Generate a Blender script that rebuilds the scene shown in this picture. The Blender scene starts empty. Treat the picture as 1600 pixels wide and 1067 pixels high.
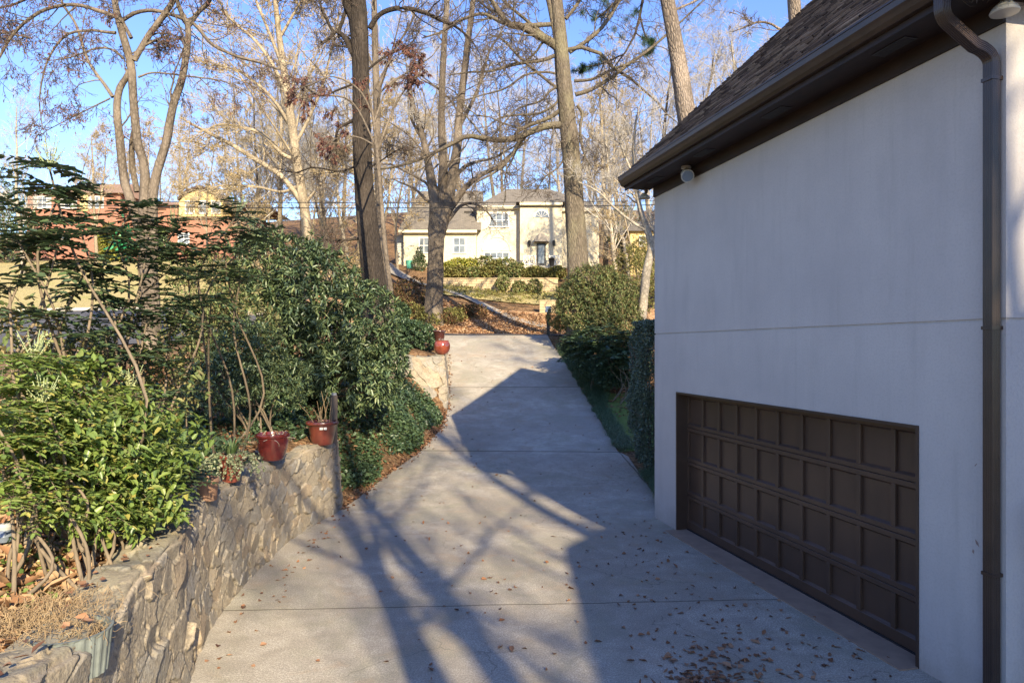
import bpy, math, random
import numpy as np
from mathutils import Vector, Matrix
SC = bpy.context.scene
COL = SC.collection
R = math.radians
# ------------------------------------------------------------------ camera, sky, sun, exposure
CAMZ = 2.913; FPX = 1080.0; CX = 800.0; HY = 542.0
cam_d = bpy.data.cameras.new('camera'); cam = bpy.data.objects.new('camera', cam_d); COL.objects.link(cam)
cam.location = (0, 0, CAMZ); cam.rotation_euler = (R(90), 0, 0)
cam_d.sensor_width = 36; cam_d.lens = FPX/1600*36; cam_d.shift_y = 8.5/1600
cam_d.clip_start = 0.05; cam_d.clip_end = 2000
SC.camera = cam
SUN_EL = 26.5
SUN_AZ = math.degrees(math.atan2(430, -1080))          # clockwise from +Y
w = bpy.data.worlds.new('World'); SC.world = w; w.use_nodes = True
nt = w.node_tree; nt.nodes.clear()
sky = nt.nodes.new('ShaderNodeTexSky'); sky.sky_type = 'NISHITA'; sky.sun_disc = False
sky.sun_elevation = R(SUN_EL); sky.sun_rotation = R(SUN_AZ); sky.air_density = 1.2; sky.dust_density = 0.2; sky.ozone_density = 4.0
bg = nt.nodes.new('ShaderNodeBackground'); bg.inputs[1].default_value = 0.13
wo = nt.nodes.new('ShaderNodeOutputWorld')
hs = nt.nodes.new('ShaderNodeHueSaturation'); hs.inputs['Saturation'].default_value = 1.12; hs.inputs['Hue'].default_value = .519; hs.inputs['Value'].default_value = 1.0
nt.links.new(sky.outputs[0], hs.inputs['Color']); nt.links.new(hs.outputs[0], bg.inputs[0]); nt.links.new(bg.outputs[0], wo.inputs[0])
sd = bpy.data.lights.new('sun', 'SUN'); sun = bpy.data.objects.new('sun', sd); COL.objects.link(sun)
sd.energy = 5.0; sd.angle = R(0.55); sd.color = (1.0, 0.84, 0.58)
L = Vector((math.sin(R(SUN_AZ))*math.cos(R(SUN_EL)), math.cos(R(SUN_AZ))*math.cos(R(SUN_EL)), math.sin(R(SUN_EL))))
sun.rotation_euler = L.to_track_quat('Z', 'Y').to_euler()
SC.view_settings.view_transform = 'Standard'; SC.view_settings.look = 'None'
SC.view_settings.exposure = 1.3; SC.view_settings.gamma = 1.0

def PX(px, py, Y):
    return np.array([(px-CX)/FPX*Y, Y, CAMZ-(py-HY)/FPX*Y])

# ------------------------------------------------------------------ object helpers
def tag(o, label=None, cat=None, group=None, kind=None):
    if label: o['label'] = label
    if cat: o['category'] = cat
    if group: o['group'] = group
    if kind: o['kind'] = kind
    return o
def empty(name, loc=(0, 0, 0), rz=0.0, label=None, cat=None, group=None):
    o = bpy.data.objects.new(name, None); COL.objects.link(o)
    o.location = tuple(float(v) for v in loc); o.rotation_euler = (0, 0, rz); o.empty_display_size = 0.2
    return tag(o, label, cat, group)
def link(name, me, mat, parent=None):
    o = bpy.data.objects.new(name, me); COL.objects.link(o)
    if mat is not None and len(me.materials) == 0: me.materials.append(mat)
    if parent is not None: o.parent = parent
    return o
def mesh_np(name, V, F, smooth=False):
    V = np.asarray(V, dtype=np.float32); F = np.asarray(F, dtype=np.int32)
    me = bpy.data.meshes.new(name)
    k = F.shape[1]
    me.vertices.add(len(V)); me.vertices.foreach_set('co', V.ravel())
    me.loops.add(F.size); me.loops.foreach_set('vertex_index', F.ravel())
    me.polygons.add(len(F)); me.polygons.foreach_set('loop_start', np.arange(0, F.size, k, dtype=np.int32))
    me.polygons.foreach_set('loop_total', np.full(len(F), k, dtype=np.int32))
    me.update(calc_edges=True); me.validate()
    if smooth: me.polygons.foreach_set('use_smooth', np.ones(len(me.polygons), dtype=bool))
    return me
class MB:
    """collects shapes into one mesh"""
    def __init__(s): s.v = []; s.f = []
    def add(s, vs, fs):
        n = len(s.v); s.v += [tuple(float(c) for c in v) for v in vs]; s.f += [tuple(i+n for i in f) for f in fs]; return s
    def box(s, x0, x1, y0, y1, z0, z1):
        return s.add([(x0,y0,z0),(x1,y0,z0),(x1,y1,z0),(x0,y1,z0),(x0,y0,z1),(x1,y0,z1),(x1,y1,z1),(x0,y1,z1)],
                     [(0,3,2,1),(4,5,6,7),(0,1,5,4),(1,2,6,5),(2,3,7,6),(3,0,4,7)])
    def bbox(s, x0, x1, y0, y1, z0, z1, b=0.006):
        """box with chamfered edges"""
        import itertools
        vs = []; idx = {}
        X = (x0, x1); Y = (y0, y1); Z = (z0, z1); sg = (1, -1)
        for i, j, k in itertools.product((0, 1), repeat=3):
            for a in range(3):
                p = [X[i], Y[j], Z[k]]
                for c in range(3):
                    if c != a: p[c] += (sg[(i, j, k)[c]])*b
                idx[(i, j, k, a)] = len(vs); vs.append(p)
        fs = []
        for a in range(3):
            o = [c for c in range(3) if c != a]
            for e in (0, 1):
                q = []
                for (m, n) in ((0,0),(1,0),(1,1),(0,1)):
                    t = [0, 0, 0]; t[a] = e; t[o[0]] = m; t[o[1]] = n
                    q.append(idx[(t[0], t[1], t[2], a)])
                fs.append(tuple(q))
        for a in range(3):
            o = [c for c in range(3) if c != a]
            for m in (0, 1):
                for n in (0, 1):
                    q = []
                    for e, fa in ((0, o[0]), (1, o[0]), (1, o[1]), (0, o[1])):
                        t = [0, 0, 0]; t[a] = e; t[o[0]] = m; t[o[1]] = n
                        q.append(idx[(t[0], t[1], t[2], fa)])
                    fs.append(tuple(q))
        for i, j, k in itertools.product((0, 1), repeat=3):
            fs.append((idx[(i,j,k,0)], idx[(i,j,k,1)], idx[(i,j,k,2)]))
        return s.add(vs, fs)
    def lathe(s, prof, n=24, c=(0, 0, 0), squash=1.0):
        vs = []; fs = []
        for (r, z) in prof:
            for i in range(n):
                a = 2*math.pi*i/n; vs.append((c[0]+r*math.cos(a), c[1]+r*squash*math.sin(a), c[2]+z))
        for j in range(len(prof)-1):
            for i in range(n):
                fs.append((j*n+i, j*n+(i+1) % n, (j+1)*n+(i+1) % n, (j+1)*n+i))
        fs.append(tuple(range(n))[::-1]); m = (len(prof)-1)*n; fs.append(tuple(range(m, m+n)))
        return s.add(vs, fs)
    def tube(s, pts, r, n=8, cap=True):
        pts = [Vector(p) for p in pts]
        rs = r if isinstance(r, (list, tuple)) else [r]*len(pts)
        vs = []; fs = []
        for i, p in enumerate(pts):
            t = (pts[min(i+1, len(pts)-1)]-pts[max(i-1, 0)]).normalized()
            up = Vector((0, 0, 1)) if abs(t.z) < .9 else Vector((1, 0, 0))
            a = t.cross(up).normalized(); b = t.cross(a)
            for k in range(n):
                an = 2*math.pi*k/n; vs.append(p+(a*math.cos(an)+b*math.sin(an))*rs[i])
        for i in range(len(pts)-1):
            for k in range(n): fs.append((i*n+k, i*n+(k+1) % n, (i+1)*n+(k+1) % n, (i+1)*n+k))
        if cap: fs.append(tuple(range(n))[::-1]); m = (len(pts)-1)*n; fs.append(tuple(range(m, m+n)))
        return s.add(vs, fs)
    def prism(s, poly, axis, a0, a1):
        """extrude a 2-D polygon along axis ('x' or 'y' or 'z')"""
        n = len(poly); vs = []
        for a in (a0, a1):
            for (p, q) in poly:
                vs.append({'x': (a, p, q), 'y': (p, a, q), 'z': (p, q, a)}[axis])
        fs = [tuple(range(n)), tuple(range(n, 2*n))[::-1]]
        for i in range(n): fs.append((i, (i+1) % n, n+(i+1) % n, n+i))
        return s.add(vs, fs)
    def build(s, name, mat, parent=None, smooth=False):
        me = bpy.data.meshes.new(name); me.from_pydata(s.v, [], s.f); me.update()
        import bmesh
        bm = bmesh.new(); bm.from_mesh(me); bmesh.ops.recalc_face_normals(bm, faces=bm.faces); bm.to_mesh(me); bm.free()
        if smooth:
            for p in me.polygons: p.use_smooth = True
            try: me.set_sharp_from_angle(angle=R(40))
            except Exception: pass
        return link(name, me, mat, parent)

# ------------------------------------------------------------------ materials
MATS = {}
class NT:
    def __init__(s, name):
        s.m = bpy.data.materials.new(name); s.m.use_nodes = True; s.t = s.m.node_tree; s.t.nodes.clear()
        s.out = s.n('ShaderNodeOutputMaterial'); s.p = s.n('ShaderNodeBsdfPrincipled'); s.l(s.p.outputs[0], s.out.inputs[0])
    def n(s, ty, **kw):
        x = s.t.nodes.new(ty)
        for k, v in kw.items(): setattr(x, k, v)
        return x
    def l(s, a, b): s.t.links.new(a, b)
    def coord(s, kind='Object', scale=(1, 1, 1)):
        if kind == 'Position': o = s.n('ShaderNodeNewGeometry').outputs['Position']
        else: o = s.n('ShaderNodeTexCoord').outputs[kind]
        mp = s.n('ShaderNodeMapping'); mp.inputs['Scale'].default_value = scale; s.l(o, mp.inputs[0]); return mp.outputs[0]
    def noise(s, co, scale, detail=4, rough=.55, dist=0):
        x = s.n('ShaderNodeTexNoise'); x.inputs['Scale'].default_value = scale; x.inputs['Detail'].default_value = detail
        x.inputs['Roughness'].default_value = rough; x.inputs['Distortion'].default_value = dist; s.l(co, x.inputs['Vector']); return x.outputs['Fac']
    def ramp(s, fac, stops, interp='LINEAR'):
        x = s.n('ShaderNodeValToRGB'); x.color_ramp.interpolation = interp; e = x.color_ramp.elements
        while len(e) < len(stops): e.new(0.5)
        for i, (p, c) in enumerate(stops):
            e[i].position = p; e[i].color = (c[0], c[1], c[2], 1) if not isinstance(c, (int, float)) else (c, c, c, 1)
        s.l(fac, x.inputs[0]); return x.outputs[0]
    def mix(s, fac, a, b, mode='MIX'):
        x = s.n('ShaderNodeMix', data_type='RGBA', blend_type=mode)
        for v, i in ((fac, 0), (a, 6), (b, 7)):
            if hasattr(v, 'links'): s.l(v, x.inputs[i])
            elif i == 0: x.inputs[i].default_value = v
            else: x.inputs[i].default_value = (v[0], v[1], v[2], 1)
        return x.outputs[2]
    def math(s, op, a, b=0.0, c=None):
        x = s.n('ShaderNodeMath', operation=op)
        for i, v in enumerate((a, b, c)):
            if v is None: continue
            if hasattr(v, 'links'): s.l(v, x.inputs[i])
            else: x.inputs[i].default_value = v
        return x.outputs[0]
    def bump(s, h, strength=.3, dist=.02, base=None):
        x = s.n('ShaderNodeBump'); x.inputs['Strength'].default_value = strength; x.inputs['Distance'].default_value = dist
        s.l(h, x.inputs['Height'])
        if base is not None: s.l(base, x.inputs['Normal'])
        s.l(x.outputs[0], s.p.inputs['Normal']); return x.outputs[0]
    def col(s, c):
        if hasattr(c, 'links'): s.l(c, s.p.inputs['Base Color'])
        else: s.p.inputs['Base Color'].default_value = (c[0], c[1], c[2], 1)
    def set(s, rough=.8, metal=0, spec=.5, coat=0, emis=None):
        s.p.inputs['Roughness'].default_value = rough; s.p.inputs['Metallic'].default_value = metal
        s.p.inputs['Specular IOR Level'].default_value = spec; s.p.inputs['Coat Weight'].default_value = coat
        return s.m

def mat_plain(name, c1, c2=None, scale=6, rough=.7, spec=.4, bump=.1, bscale=60, bdist=.004, metal=0, coat=0, kind='Object', stretch=(1, 1, 1)):
    t = NT(name); co = t.coord(kind, stretch)
    c2 = c2 or tuple(x*.75 for x in c1)
    t.col(t.ramp(t.noise(co, scale, 5, .6), [(.3, c2), (.7, c1)]))
    if bump: t.bump(t.noise(co, bscale, 3), bump, bdist)
    return t.set(rough, metal, spec, coat)

def mat_leaf(name, cols, rough=.45, spec=.4, trans=.25):
    """cols: palette picked per leaf"""
    t = NT(name); g = t.n('ShaderNodeNewGeometry')
    n = len(cols); stops = [(i/max(1, n-1)*.98+.01 if n > 1 else .5, c) for i, c in enumerate(cols)]
    c = t.ramp(g.outputs['Random Per Island'], stops)
    t.col(c)
    tr = t.n('ShaderNodeBsdfTranslucent'); t.l(t.mix(.5, c, (.35, .45, .05), 'MIX') if trans > .3 else c, tr.inputs[0])
    mx = t.n('ShaderNodeMixShader'); mx.inputs[0].default_value = trans
    t.l(t.p.outputs[0], mx.inputs[1]); t.l(tr.outputs[0], mx.inputs[2]); t.l(mx.outputs[0], t.out.inputs[0])
    return t.set(rough, 0, spec)

def mat_bark(name, c1, c2, sc=(7, 7, 1.1), bump=.9, dist=.05, moss=None):
    t = NT(name); co = t.coord('Object', sc)
    a = t.noise(co, 2.2, 6, .65, .4); v = t.n('ShaderNodeTexVoronoi'); v.feature = 'DISTANCE_TO_EDGE'; v.inputs['Scale'].default_value = 3.0; t.l(co, v.inputs['Vector'])
    r = t.ramp(v.outputs['Distance'], [(0, 0), (.25, 1)])
    c = t.mix(t.ramp(a, [(.3, 0), (.7, 1)]), c2, c1)
    c = t.mix(t.math('MULTIPLY', t.math('SUBTRACT', 1.0, r), .55), c, tuple(x*.35 for x in c2))
    lo = t.noise(t.coord('Object', (1, 1, .5)), .9, 3)
    c = t.mix(t.ramp(lo, [(.5, 0), (.65, .6)]), c, moss or tuple(min(1, x*1.35) for x in c1))
    t.col(c); t.bump(t.math('MULTIPLY_ADD', r, .6, a), bump, dist)
    return t.set(.9, 0, .2)

def mat_concrete():
    t = NT('driveway concrete'); co = t.coord('Position')
    big = t.noise(co, .45, 5, .6, .3); mid = t.noise(co, 2.3, 6, .65, .5); fine = t.noise(co, 55, 4, .7); grit = t.noise(co, 190, 2, .6)
    c = t.ramp(big, [(.32, (.38, .335, .26)), (.5, (.54, .49, .40)), (.66, (.67, .62, .51))])
    c = t.mix(t.ramp(mid, [(.42, 0), (.60, .6)]), c, (.33, .29, .225))
    c = t.mix(t.ramp(t.noise(co, .8, 6, .7, 1.2), [(.48, 0), (.62, .6)]), c, (.33, .325, .22))        # algae
    c = t.mix(t.ramp(t.noise(co, 5.5, 6, .75, .6), [(.5, 0), (.62, .35)]), c, (.30, .275, .23))
    c = t.mix(t.ramp(t.noise(co, 1.4, 5, .7, .8), [(.54, 0), (.68, .5)]), c, (.46, .32, .19))         # rust and leaf stains
    c = t.mix(t.ramp(fine, [(.44, .7), (.6, 0)]), c, (.24, .215, .18))
    c = t.mix(t.ramp(grit, [(.38, .8), (.47, 0)]), c, (.09, .08, .07))
    c = t.mix(t.ramp(grit, [(.6, 0), (.7, .5)]), c, (.62, .60, .55))
    sp = t.n('ShaderNodeSeparateXYZ'); t.l(t.n('ShaderNodeNewGeometry').outputs['Position'], sp.inputs[0])
    X = sp.outputs[0]; Y = sp.outputs[1]
    wob = t.math('MULTIPLY', t.math('SUBTRACT', t.noise(co, 2.5, 3), .5), .05)
    groove = None
    for (a, b, wd) in ((.055, 7.82, .011), (-.03, 17.0, .03), (.02, 24.6, .03), (.055, 1.9, .012)):
        d = t.math('ABSOLUTE', t.math('ADD', t.math('SUBTRACT', Y, t.math('MULTIPLY_ADD', X, a, b)), wob))
        g = t.math('LESS_THAN', d, wd)
        groove = g if groove is None else t.math('MAXIMUM', groove, g)
    # the long crack towards the house corner
    d = t.math('ABSOLUTE', t.math('ADD', t.math('SUBTRACT', X, t.math('MULTIPLY_ADD', Y, -.06, 3.63)), t.math('MULTIPLY', wob, 2.5)))
    g = t.math('MULTIPLY', t.math('LESS_THAN', d, .018), t.math('MULTIPLY', t.math('GREATER_THAN', Y, 12.0), t.math('LESS_THAN', Y, 17.0)))
    groove = t.math('MAXIMUM', groove, g)
    # hairline cracks
    vo = t.n('ShaderNodeTexVoronoi'); vo.feature = 'DISTANCE_TO_EDGE'; vo.inputs['Scale'].default_value = .42
    nv = t.n('ShaderNodeTexNoise'); nv.inputs['Scale'].default_value = 1.6; nv.inputs['Detail'].default_value = 6; t.l(co, nv.inputs['Vector'])
    vm = t.n('ShaderNodeVectorMath', operation='SCALE'); vm.inputs['Scale'].default_value = .9; t.l(nv.outputs['Color'], vm.inputs[0])
    va = t.n('ShaderNodeVectorMath', operation='ADD'); t.l(co, va.inputs[0]); t.l(vm.outputs[0], va.inputs[1]); t.l(va.outputs[0], vo.inputs['Vector'])
    cr = t.math('MULTIPLY', t.math('LESS_THAN', vo.outputs['Distance'], .0022), t.math('GREATER_THAN', t.noise(co, .6, 3), .5))
    c = t.mix(t.math('MULTIPLY', cr, .5), c, (.10, .085, .06))
    c = t.mix(t.math('MULTIPLY', groove, .85), c, (.085, .07, .045))
    t.col(c)
    h = t.math('ADD', t.math('MULTIPLY', grit, .6), t.math('MULTIPLY', fine, .8))
    h = t.math('SUBTRACT', h, t.math('MULTIPLY', groove, 2.0))
    t.bump(h, .5, .006); return t.set(.88, 0, .3)

def mat_stucco():
    t = NT('painted stucco'); co = t.coord('Object')
    n = t.noise(co, .9, 5, .6); f = t.noise(co, 48, 6, .75); m = t.noise(t.coord('Object', (3.0, 3.0, .5)), 1.2, 5, .65)
    c = t.ramp(n, [(.3, (.45, .42, .405)), (.7, (.53, .495, .47))])
    c = t.mix(t.ramp(m, [(.5, 0), (.75, .35)]), c, (.36, .335, .32))
    c = t.mix(t.ramp(f, [(.36, .4), (.52, 0)]), c, (.36, .335, .32))
    sz = t.n('ShaderNodeSeparateXYZ'); t.l(t.n('ShaderNodeTexCoord').outputs['Object'], sz.inputs[0])
    base = t.math('MULTIPLY', t.ramp(t.math('ADD', sz.outputs[2], t.math('MULTIPLY', t.noise(co, 3.0, 5, .7), .8)), [(.25, .55), (.75, 0)]), 1.0)
    c = t.mix(base, c, (.27, .22, .17))
    c = t.mix(t.ramp(t.noise(t.coord('Object', (7, 7, .35)), 1.0, 5, .7), [(.56, 0), (.75, .28)]), c, (.30, .275, .25))
    t.col(c); t.bump(t.math('ADD', f, t.math('MULTIPLY', t.noise(co, 30, 4), .8)), .55, .006); return t.set(.92, 0, .2)

def mat_shingle(name, c1, c2, c3, w=.32, h=.14, kind='UV', bump=.9):
    t = NT(name); co = t.coord(kind)
    b = t.n('ShaderNodeTexBrick'); b.offset = .5; b.inputs['Scale'].default_value = 1; b.inputs['Mortar Size'].default_value = .006
    b.inputs['Brick Width'].default_value = w; b.inputs['Row Height'].default_value = h; b.inputs['Bias'].default_value = 0
    b.inputs['Color1'].default_value = (*c1, 1); b.inputs['Color2'].default_value = (*c2, 1); b.inputs['Mortar'].default_value = (.012, .011, .01, 1)
    t.l(co, b.inputs['Vector'])
    c = t.mix(t.ramp(t.noise(co, 3.1, 5, .7), [(.45, 0), (.65, .7)]), b.outputs[0], c3)
    c = t.mix(t.ramp(t.noise(co, 120, 3, .7), [(.35, .5), (.55, 0)]), c, tuple(x*.4 for x in c2))
    t.col(c)
    sp = t.n('ShaderNodeSeparateXYZ'); t.l(co, sp.inputs[0])
    saw = t.math('FRACT', t.math('DIVIDE', sp.outputs[1], h))
    t.bump(t.math('ADD', t.math('MULTIPLY', t.math('SUBTRACT', 1.0, saw), 1.0), t.math('MULTIPLY', t.noise(co, 90, 3), .15)), bump, .012)
    return t.set(.93, 0, .2)

def mat_brick(name, c1, c2, mortar, kind='Object', sc=1.0, bump=.6):
    t = NT(name)
    g = t.n('ShaderNodeTexCoord').outputs['Object']; sp = t.n('ShaderNodeSeparateXYZ'); t.l(g, sp.inputs[0])
    cb = t.n('ShaderNodeCombineXYZ'); t.l(t.math('ADD', sp.outputs[0], sp.outputs[1]), cb.inputs[0]); t.l(sp.outputs[2], cb.inputs[1])
    b = t.n('ShaderNodeTexBrick'); b.inputs['Scale'].default_value = 1; b.inputs['Mortar Size'].default_value = .008
    b.inputs['Brick Width'].default_value = .23*sc; b.inputs['Row Height'].default_value = .075*sc
    b.inputs['Color1'].default_value = (*c1, 1); b.inputs['Color2'].default_value = (*c2, 1); b.inputs['Mortar'].default_value = (*mortar, 1)
    t.l(cb.outputs[0], b.inputs['Vector'])
    t.col(t.mix(t.ramp(t.noise(g, .8, 5), [(.4, 0), (.7, .3)]), b.outputs[0], tuple(x*.7 for x in c1)))
    t.bump(t.math('SUBTRACT', 1.0, b.outputs['Fac']), bump, .008); return t.set(.88, 0, .25)

def mat_ground(name, pal, scale=9, bump=.8, dist=.03, patch=None, fine=30):
    t = NT(name); co = t.coord('Position')
    v = t.n('ShaderNodeTexVoronoi'); v.inputs['Scale'].default_value = scale; v.inputs['Randomness'].default_value = 1
    nz = t.n('ShaderNodeTexNoise'); nz.inputs['Scale'].default_value = scale*1.5; nz.inputs['Detail'].default_value = 3; t.l(co, nz.inputs['Vector'])
    vm = t.n('ShaderNodeVectorMath', operation='SCALE'); vm.inputs['Scale'].default_value = .12; t.l(nz.outputs['Color'], vm.inputs[0])
    va = t.n('ShaderNodeVectorMath', operation='ADD'); t.l(co, va.inputs[0]); t.l(vm.outputs[0], va.inputs[1]); t.l(va.outputs[0], v.inputs['Vector'])
    sp = t.n('ShaderNodeSeparateColor'); t.l(v.outputs['Color'], sp.inputs[0])
    n = len(pal); c = t.ramp(sp.outputs[0], [(i/(n-1), p) for i, p in enumerate(pal)])
    f = t.noise(co, fine, 5, .7)
    c = t.mix(t.ramp(f, [(.35, .75), (.55, 0)]), c, tuple(x*.35 for x in pal[0]))
    if patch: c = t.mix(t.ramp(t.noise(co, patch[1], 5, .65, .5), [(patch[2], 0), (patch[2]+.12, patch[3])]), c, patch[0])
    t.col(c); t.bump(t.math('ADD', t.math('MULTIPLY', v.outputs['Distance'], 1.5), f), bump, dist); return t.set(.95, 0, .15)

M_conc = mat_concrete()
M_stucco = mat_stucco()
M_stucco2 = M_stucco
M_litter = mat_ground('leaf litter', [(.10, .055, .03), (.21, .12, .06), (.30, .18, .09), (.38, .25, .14)], 13, patch=((.08, .055, .03), .8, .5, .7))
M_mulch = mat_ground('leaf strewn verge', [(.32, .17, .085), (.50, .28, .14), (.60, .37, .20), (.66, .46, .27)], 8, patch=((.22, .14, .07), .35, .55, .6))
M_lawn = mat_ground('winter lawn', [(.36, .29, .12), (.45, .37, .17), (.52, .43, .22), (.30, .28, .10)], 16, .5, .02, patch=((.24, .27, .07), .22, .55, .6), fine=45)
M_lawn2 = mat_ground('mossy lawn', [(.12, .20, .04), (.16, .25, .05), (.24, .27, .09), (.13, .18, .04)], 24, .7, .02, patch=((.22, .14, .07), 1.2, .6, .6), fine=60)
M_asph = mat_plain('asphalt', (.10, .10, .105), (.065, .065, .07), 1.2, .9, .3, .4, 120, .006, kind='Position')
M_kerb = mat_plain('kerb concrete', (.50, .47, .40), (.34, .31, .25), 3, .85, .3, .3, 60)
M_pathc = mat_plain('worn path concrete', (.34, .32, .28), (.22, .19, .15), .9, .9, .3, .4, 60, kind='Position')
M_brown = mat_plain('brown painted metal', (.06, .036, .025), (.042, .025, .018), 3, .38, .5, .05, 80, .002)
M_bronze = mat_plain('brown gutter metal', (.055, .034, .024), (.034, .021, .016), 4, .36, .5, .05, 60, .002)
M_soffit = mat_plain('dark stained wood', (.032, .016, .012), (.014, .008, .006), 9, .6, .4, .3, 30, .004, stretch=(.4, 1, 1))
M_vent = mat_plain('soffit vent metal', (.05, .05, .055), (.03, .03, .033), 30, .5, .5, .1)
M_door = mat_plain('brown garage door paint', (.085, .05, .033), (.056, .034, .024), 1.6, .36, .45, .25, 30, .004)
M_seal = mat_plain('rubber seal', (.02, .02, .025), None, 10, .6, .4, 0)
M_sill = mat_plain('threshold paving', (.34, .24, .17), (.24, .17, .125), 5, .85, .3, .4, 60)
M_shingle = mat_shingle('brown shingles', (.21, .155, .115), (.13, .095, .07), (.17, .13, .10))
M_fshingle = mat_shingle('weathered grey brown shingles', (.22, .195, .165), (.15, .135, .115), (.18, .16, .135), .35, .2, bump=.5)
M_rshingle = mat_shingle('reddish brown shingles', (.34, .22, .16), (.27, .17, .12), (.30, .20, .14), .35, .2, bump=.5)
M_cream = mat_brick('cream painted brick', (.62, .56, .42), (.56, .50, .37), (.50, .45, .33), bump=.3)
M_creamtrim = mat_plain('cream trim', (.66, .60, .45), (.58, .52, .39), 3, .6, .4, .05)
M_brickr = mat_brick('red brick', (.36, .135, .085), (.27, .10, .062), (.36, .29, .23))
M_yellow = mat_plain('yellow shingle cladding', (.68, .52, .24), (.58, .43, .18), 5, .8, .3, .4, 20)
M_white = mat_plain('white paint', (.78, .77, .73), (.70, .69, .65), 4, .5, .4, .03)
M_siding = mat_plain('grey siding', (.40, .40, .38), (.34, .34, .33), 3, .6, .4, .05)
M_black = mat_plain('black paint', (.02, .02, .022), None, 5, .4, .5, .03)
M_wood = mat_plain('weathered wood', (.22, .17, .125), (.11, .085, .065), 9, .85, .3, .6, 25, .008, stretch=(1, 1, .2))
M_galv = mat_plain('galvanised metal', (.22, .25, .235), (.13, .145, .135), 9, .6, .4, .3, 40, .003, metal=.2)
M_terra = mat_plain('weathered clay', (.36, .22, .15), (.26, .15, .10), 6, .8, .3, .3, 50)
M_redglaze = mat_plain('red glaze', (.22, .05, .03), (.09, .022, .016), 7, .28, .6, .04, 12, .004, coat=.6)
M_darkglaze = mat_plain('dark red glaze', (.15, .022, .018), (.05, .010, .010), 5, .14, .6, .04, 12, .004, coat=.6)
M_orglaze = mat_plain('orange red glaze', (.30, .075, .035), (.15, .03, .018), 5, .16, .6, .04, 12, .004, coat=.6)
M_brglaze = mat_plain('brown glaze', (.09, .03, .022), (.045, .018, .014), 5, .2, .6, .04, 12, .004, coat=.5)
M_soil = mat_plain('potting soil', (.07, .045, .03), (.035, .025, .018), 30, .95, .2, .9, 60, .02)
M_box = mat_plain('grey enamel', (.42, .43, .44), (.36, .37, .38), 5, .45, .5, .05)
M_lampglass = mat_plain('frosted lamp glass', (.45, .44, .40), (.38, .37, .33), 5, .3, .5, 0)
M_cable = mat_plain('black cable', (.03, .03, .03), None, 5, .5, .4, 0)
M_turq = mat_plain('turquoise plastic', (.12, .45, .34), None, 5, .5, .4, 0)
M_strap = mat_plain('straw', (.42, .31, .18), (.24, .17, .10), 12, .9, .2, 0)
def mat_glass(name, c=(.10, .12, .15)):
    t = NT(name); t.col(t.ramp(t.noise(t.coord('Object'), 1.5, 3), [(.4, c), (.6, tuple(x*1.8 for x in c))])); return t.set(.08, 0, .8)
M_glass = mat_glass('window glass'); M_glassb = mat_glass('window glass with blinds', (.10, .115, .13))

M_bark_dark = mat_bark('dark furrowed bark', (.075, .06, .048), (.035, .028, .024))
M_bark_mid = mat_bark('grey brown bark', (.20, .165, .13), (.115, .092, .072))
M_bark_moss = mat_bark('mossy grey bark', (.235, .195, .15), (.13, .108, .082), moss=(.22, .20, .125))
M_bark_smooth = mat_bark('smooth brown bark', (.19, .155, .12), (.105, .085, .066), (3.5, 3.5, 2.0), .5, .03)
M_bark_pale = mat_bark('pale bark', (.43, .38, .31), (.27, .235, .185), (2.5, 2.5, 2), .3, .02)
M_bark_tan = mat_bark('tan bark', (.36, .30, .21), (.23, .185, .13), (2.5, 2.5, 2), .3, .02)
M_bark_pine = mat_bark('plated pine bark', (.29, .235, .19), (.16, .13, .105), (4, 4, 1.4), 1, .06)
M_twig = mat_plain('brown twigs', (.15, .12, .095), (.09, .07, .055), 3, .85, .2, 0)
M_twig_pale = mat_plain('pale twigs', (.44, .41, .37), (.28, .255, .225), .7, .85, .2, 0)
M_twig_tan = mat_plain('tan twigs', (.40, .34, .25), (.26, .215, .155), .7, .85, .2, 0)
M_cane = mat_plain('mahonia cane bark', (.22, .175, .125), (.12, .095, .068), 14, .9, .2, .8, 40, .01, stretch=(1, 1, .4))

# ------------------------------------------------------------------ terrain
def interp(x, xs, ys): return np.interp(x, xs, ys)
DY = [-40, 12.4, 14, 17, 20, 22, 25, 28.5, 31, 32.2, 33.5, 45]
DZ = [0, 0, .08, .35, .68, .92, 1.57, 2.44, 3.18, 3.46, 3.50, 3.56]
LY = [-40, 2, 4, 5, 6, 6.46, 7.2, 8.1, 8.94, 10.4, 11.6, 12.4, 14.5, 17, 19.5, 22, 25, 28.5, 30.5, 32.5, 34]
LX = [-2.2, -2.2, -2.4, -2.62, -2.8, -2.95, -3.14, -3.25, -3.31, -3.36, -3.2, -3.05, -2.75, -2.25, -1.98, -2.04, -2.3, -2.64, -2.95, -3.7, -5.2]
RY = [-40, 11.8, 12, 16.6, 16.9, 22, 25, 28.5, 30.5, 32.5, 34]
RX = [9, 9, 2.75, 2.75, 2.58, 2.58, 2.38, 2.06, 1.75, 1.6, 2.6]
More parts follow.
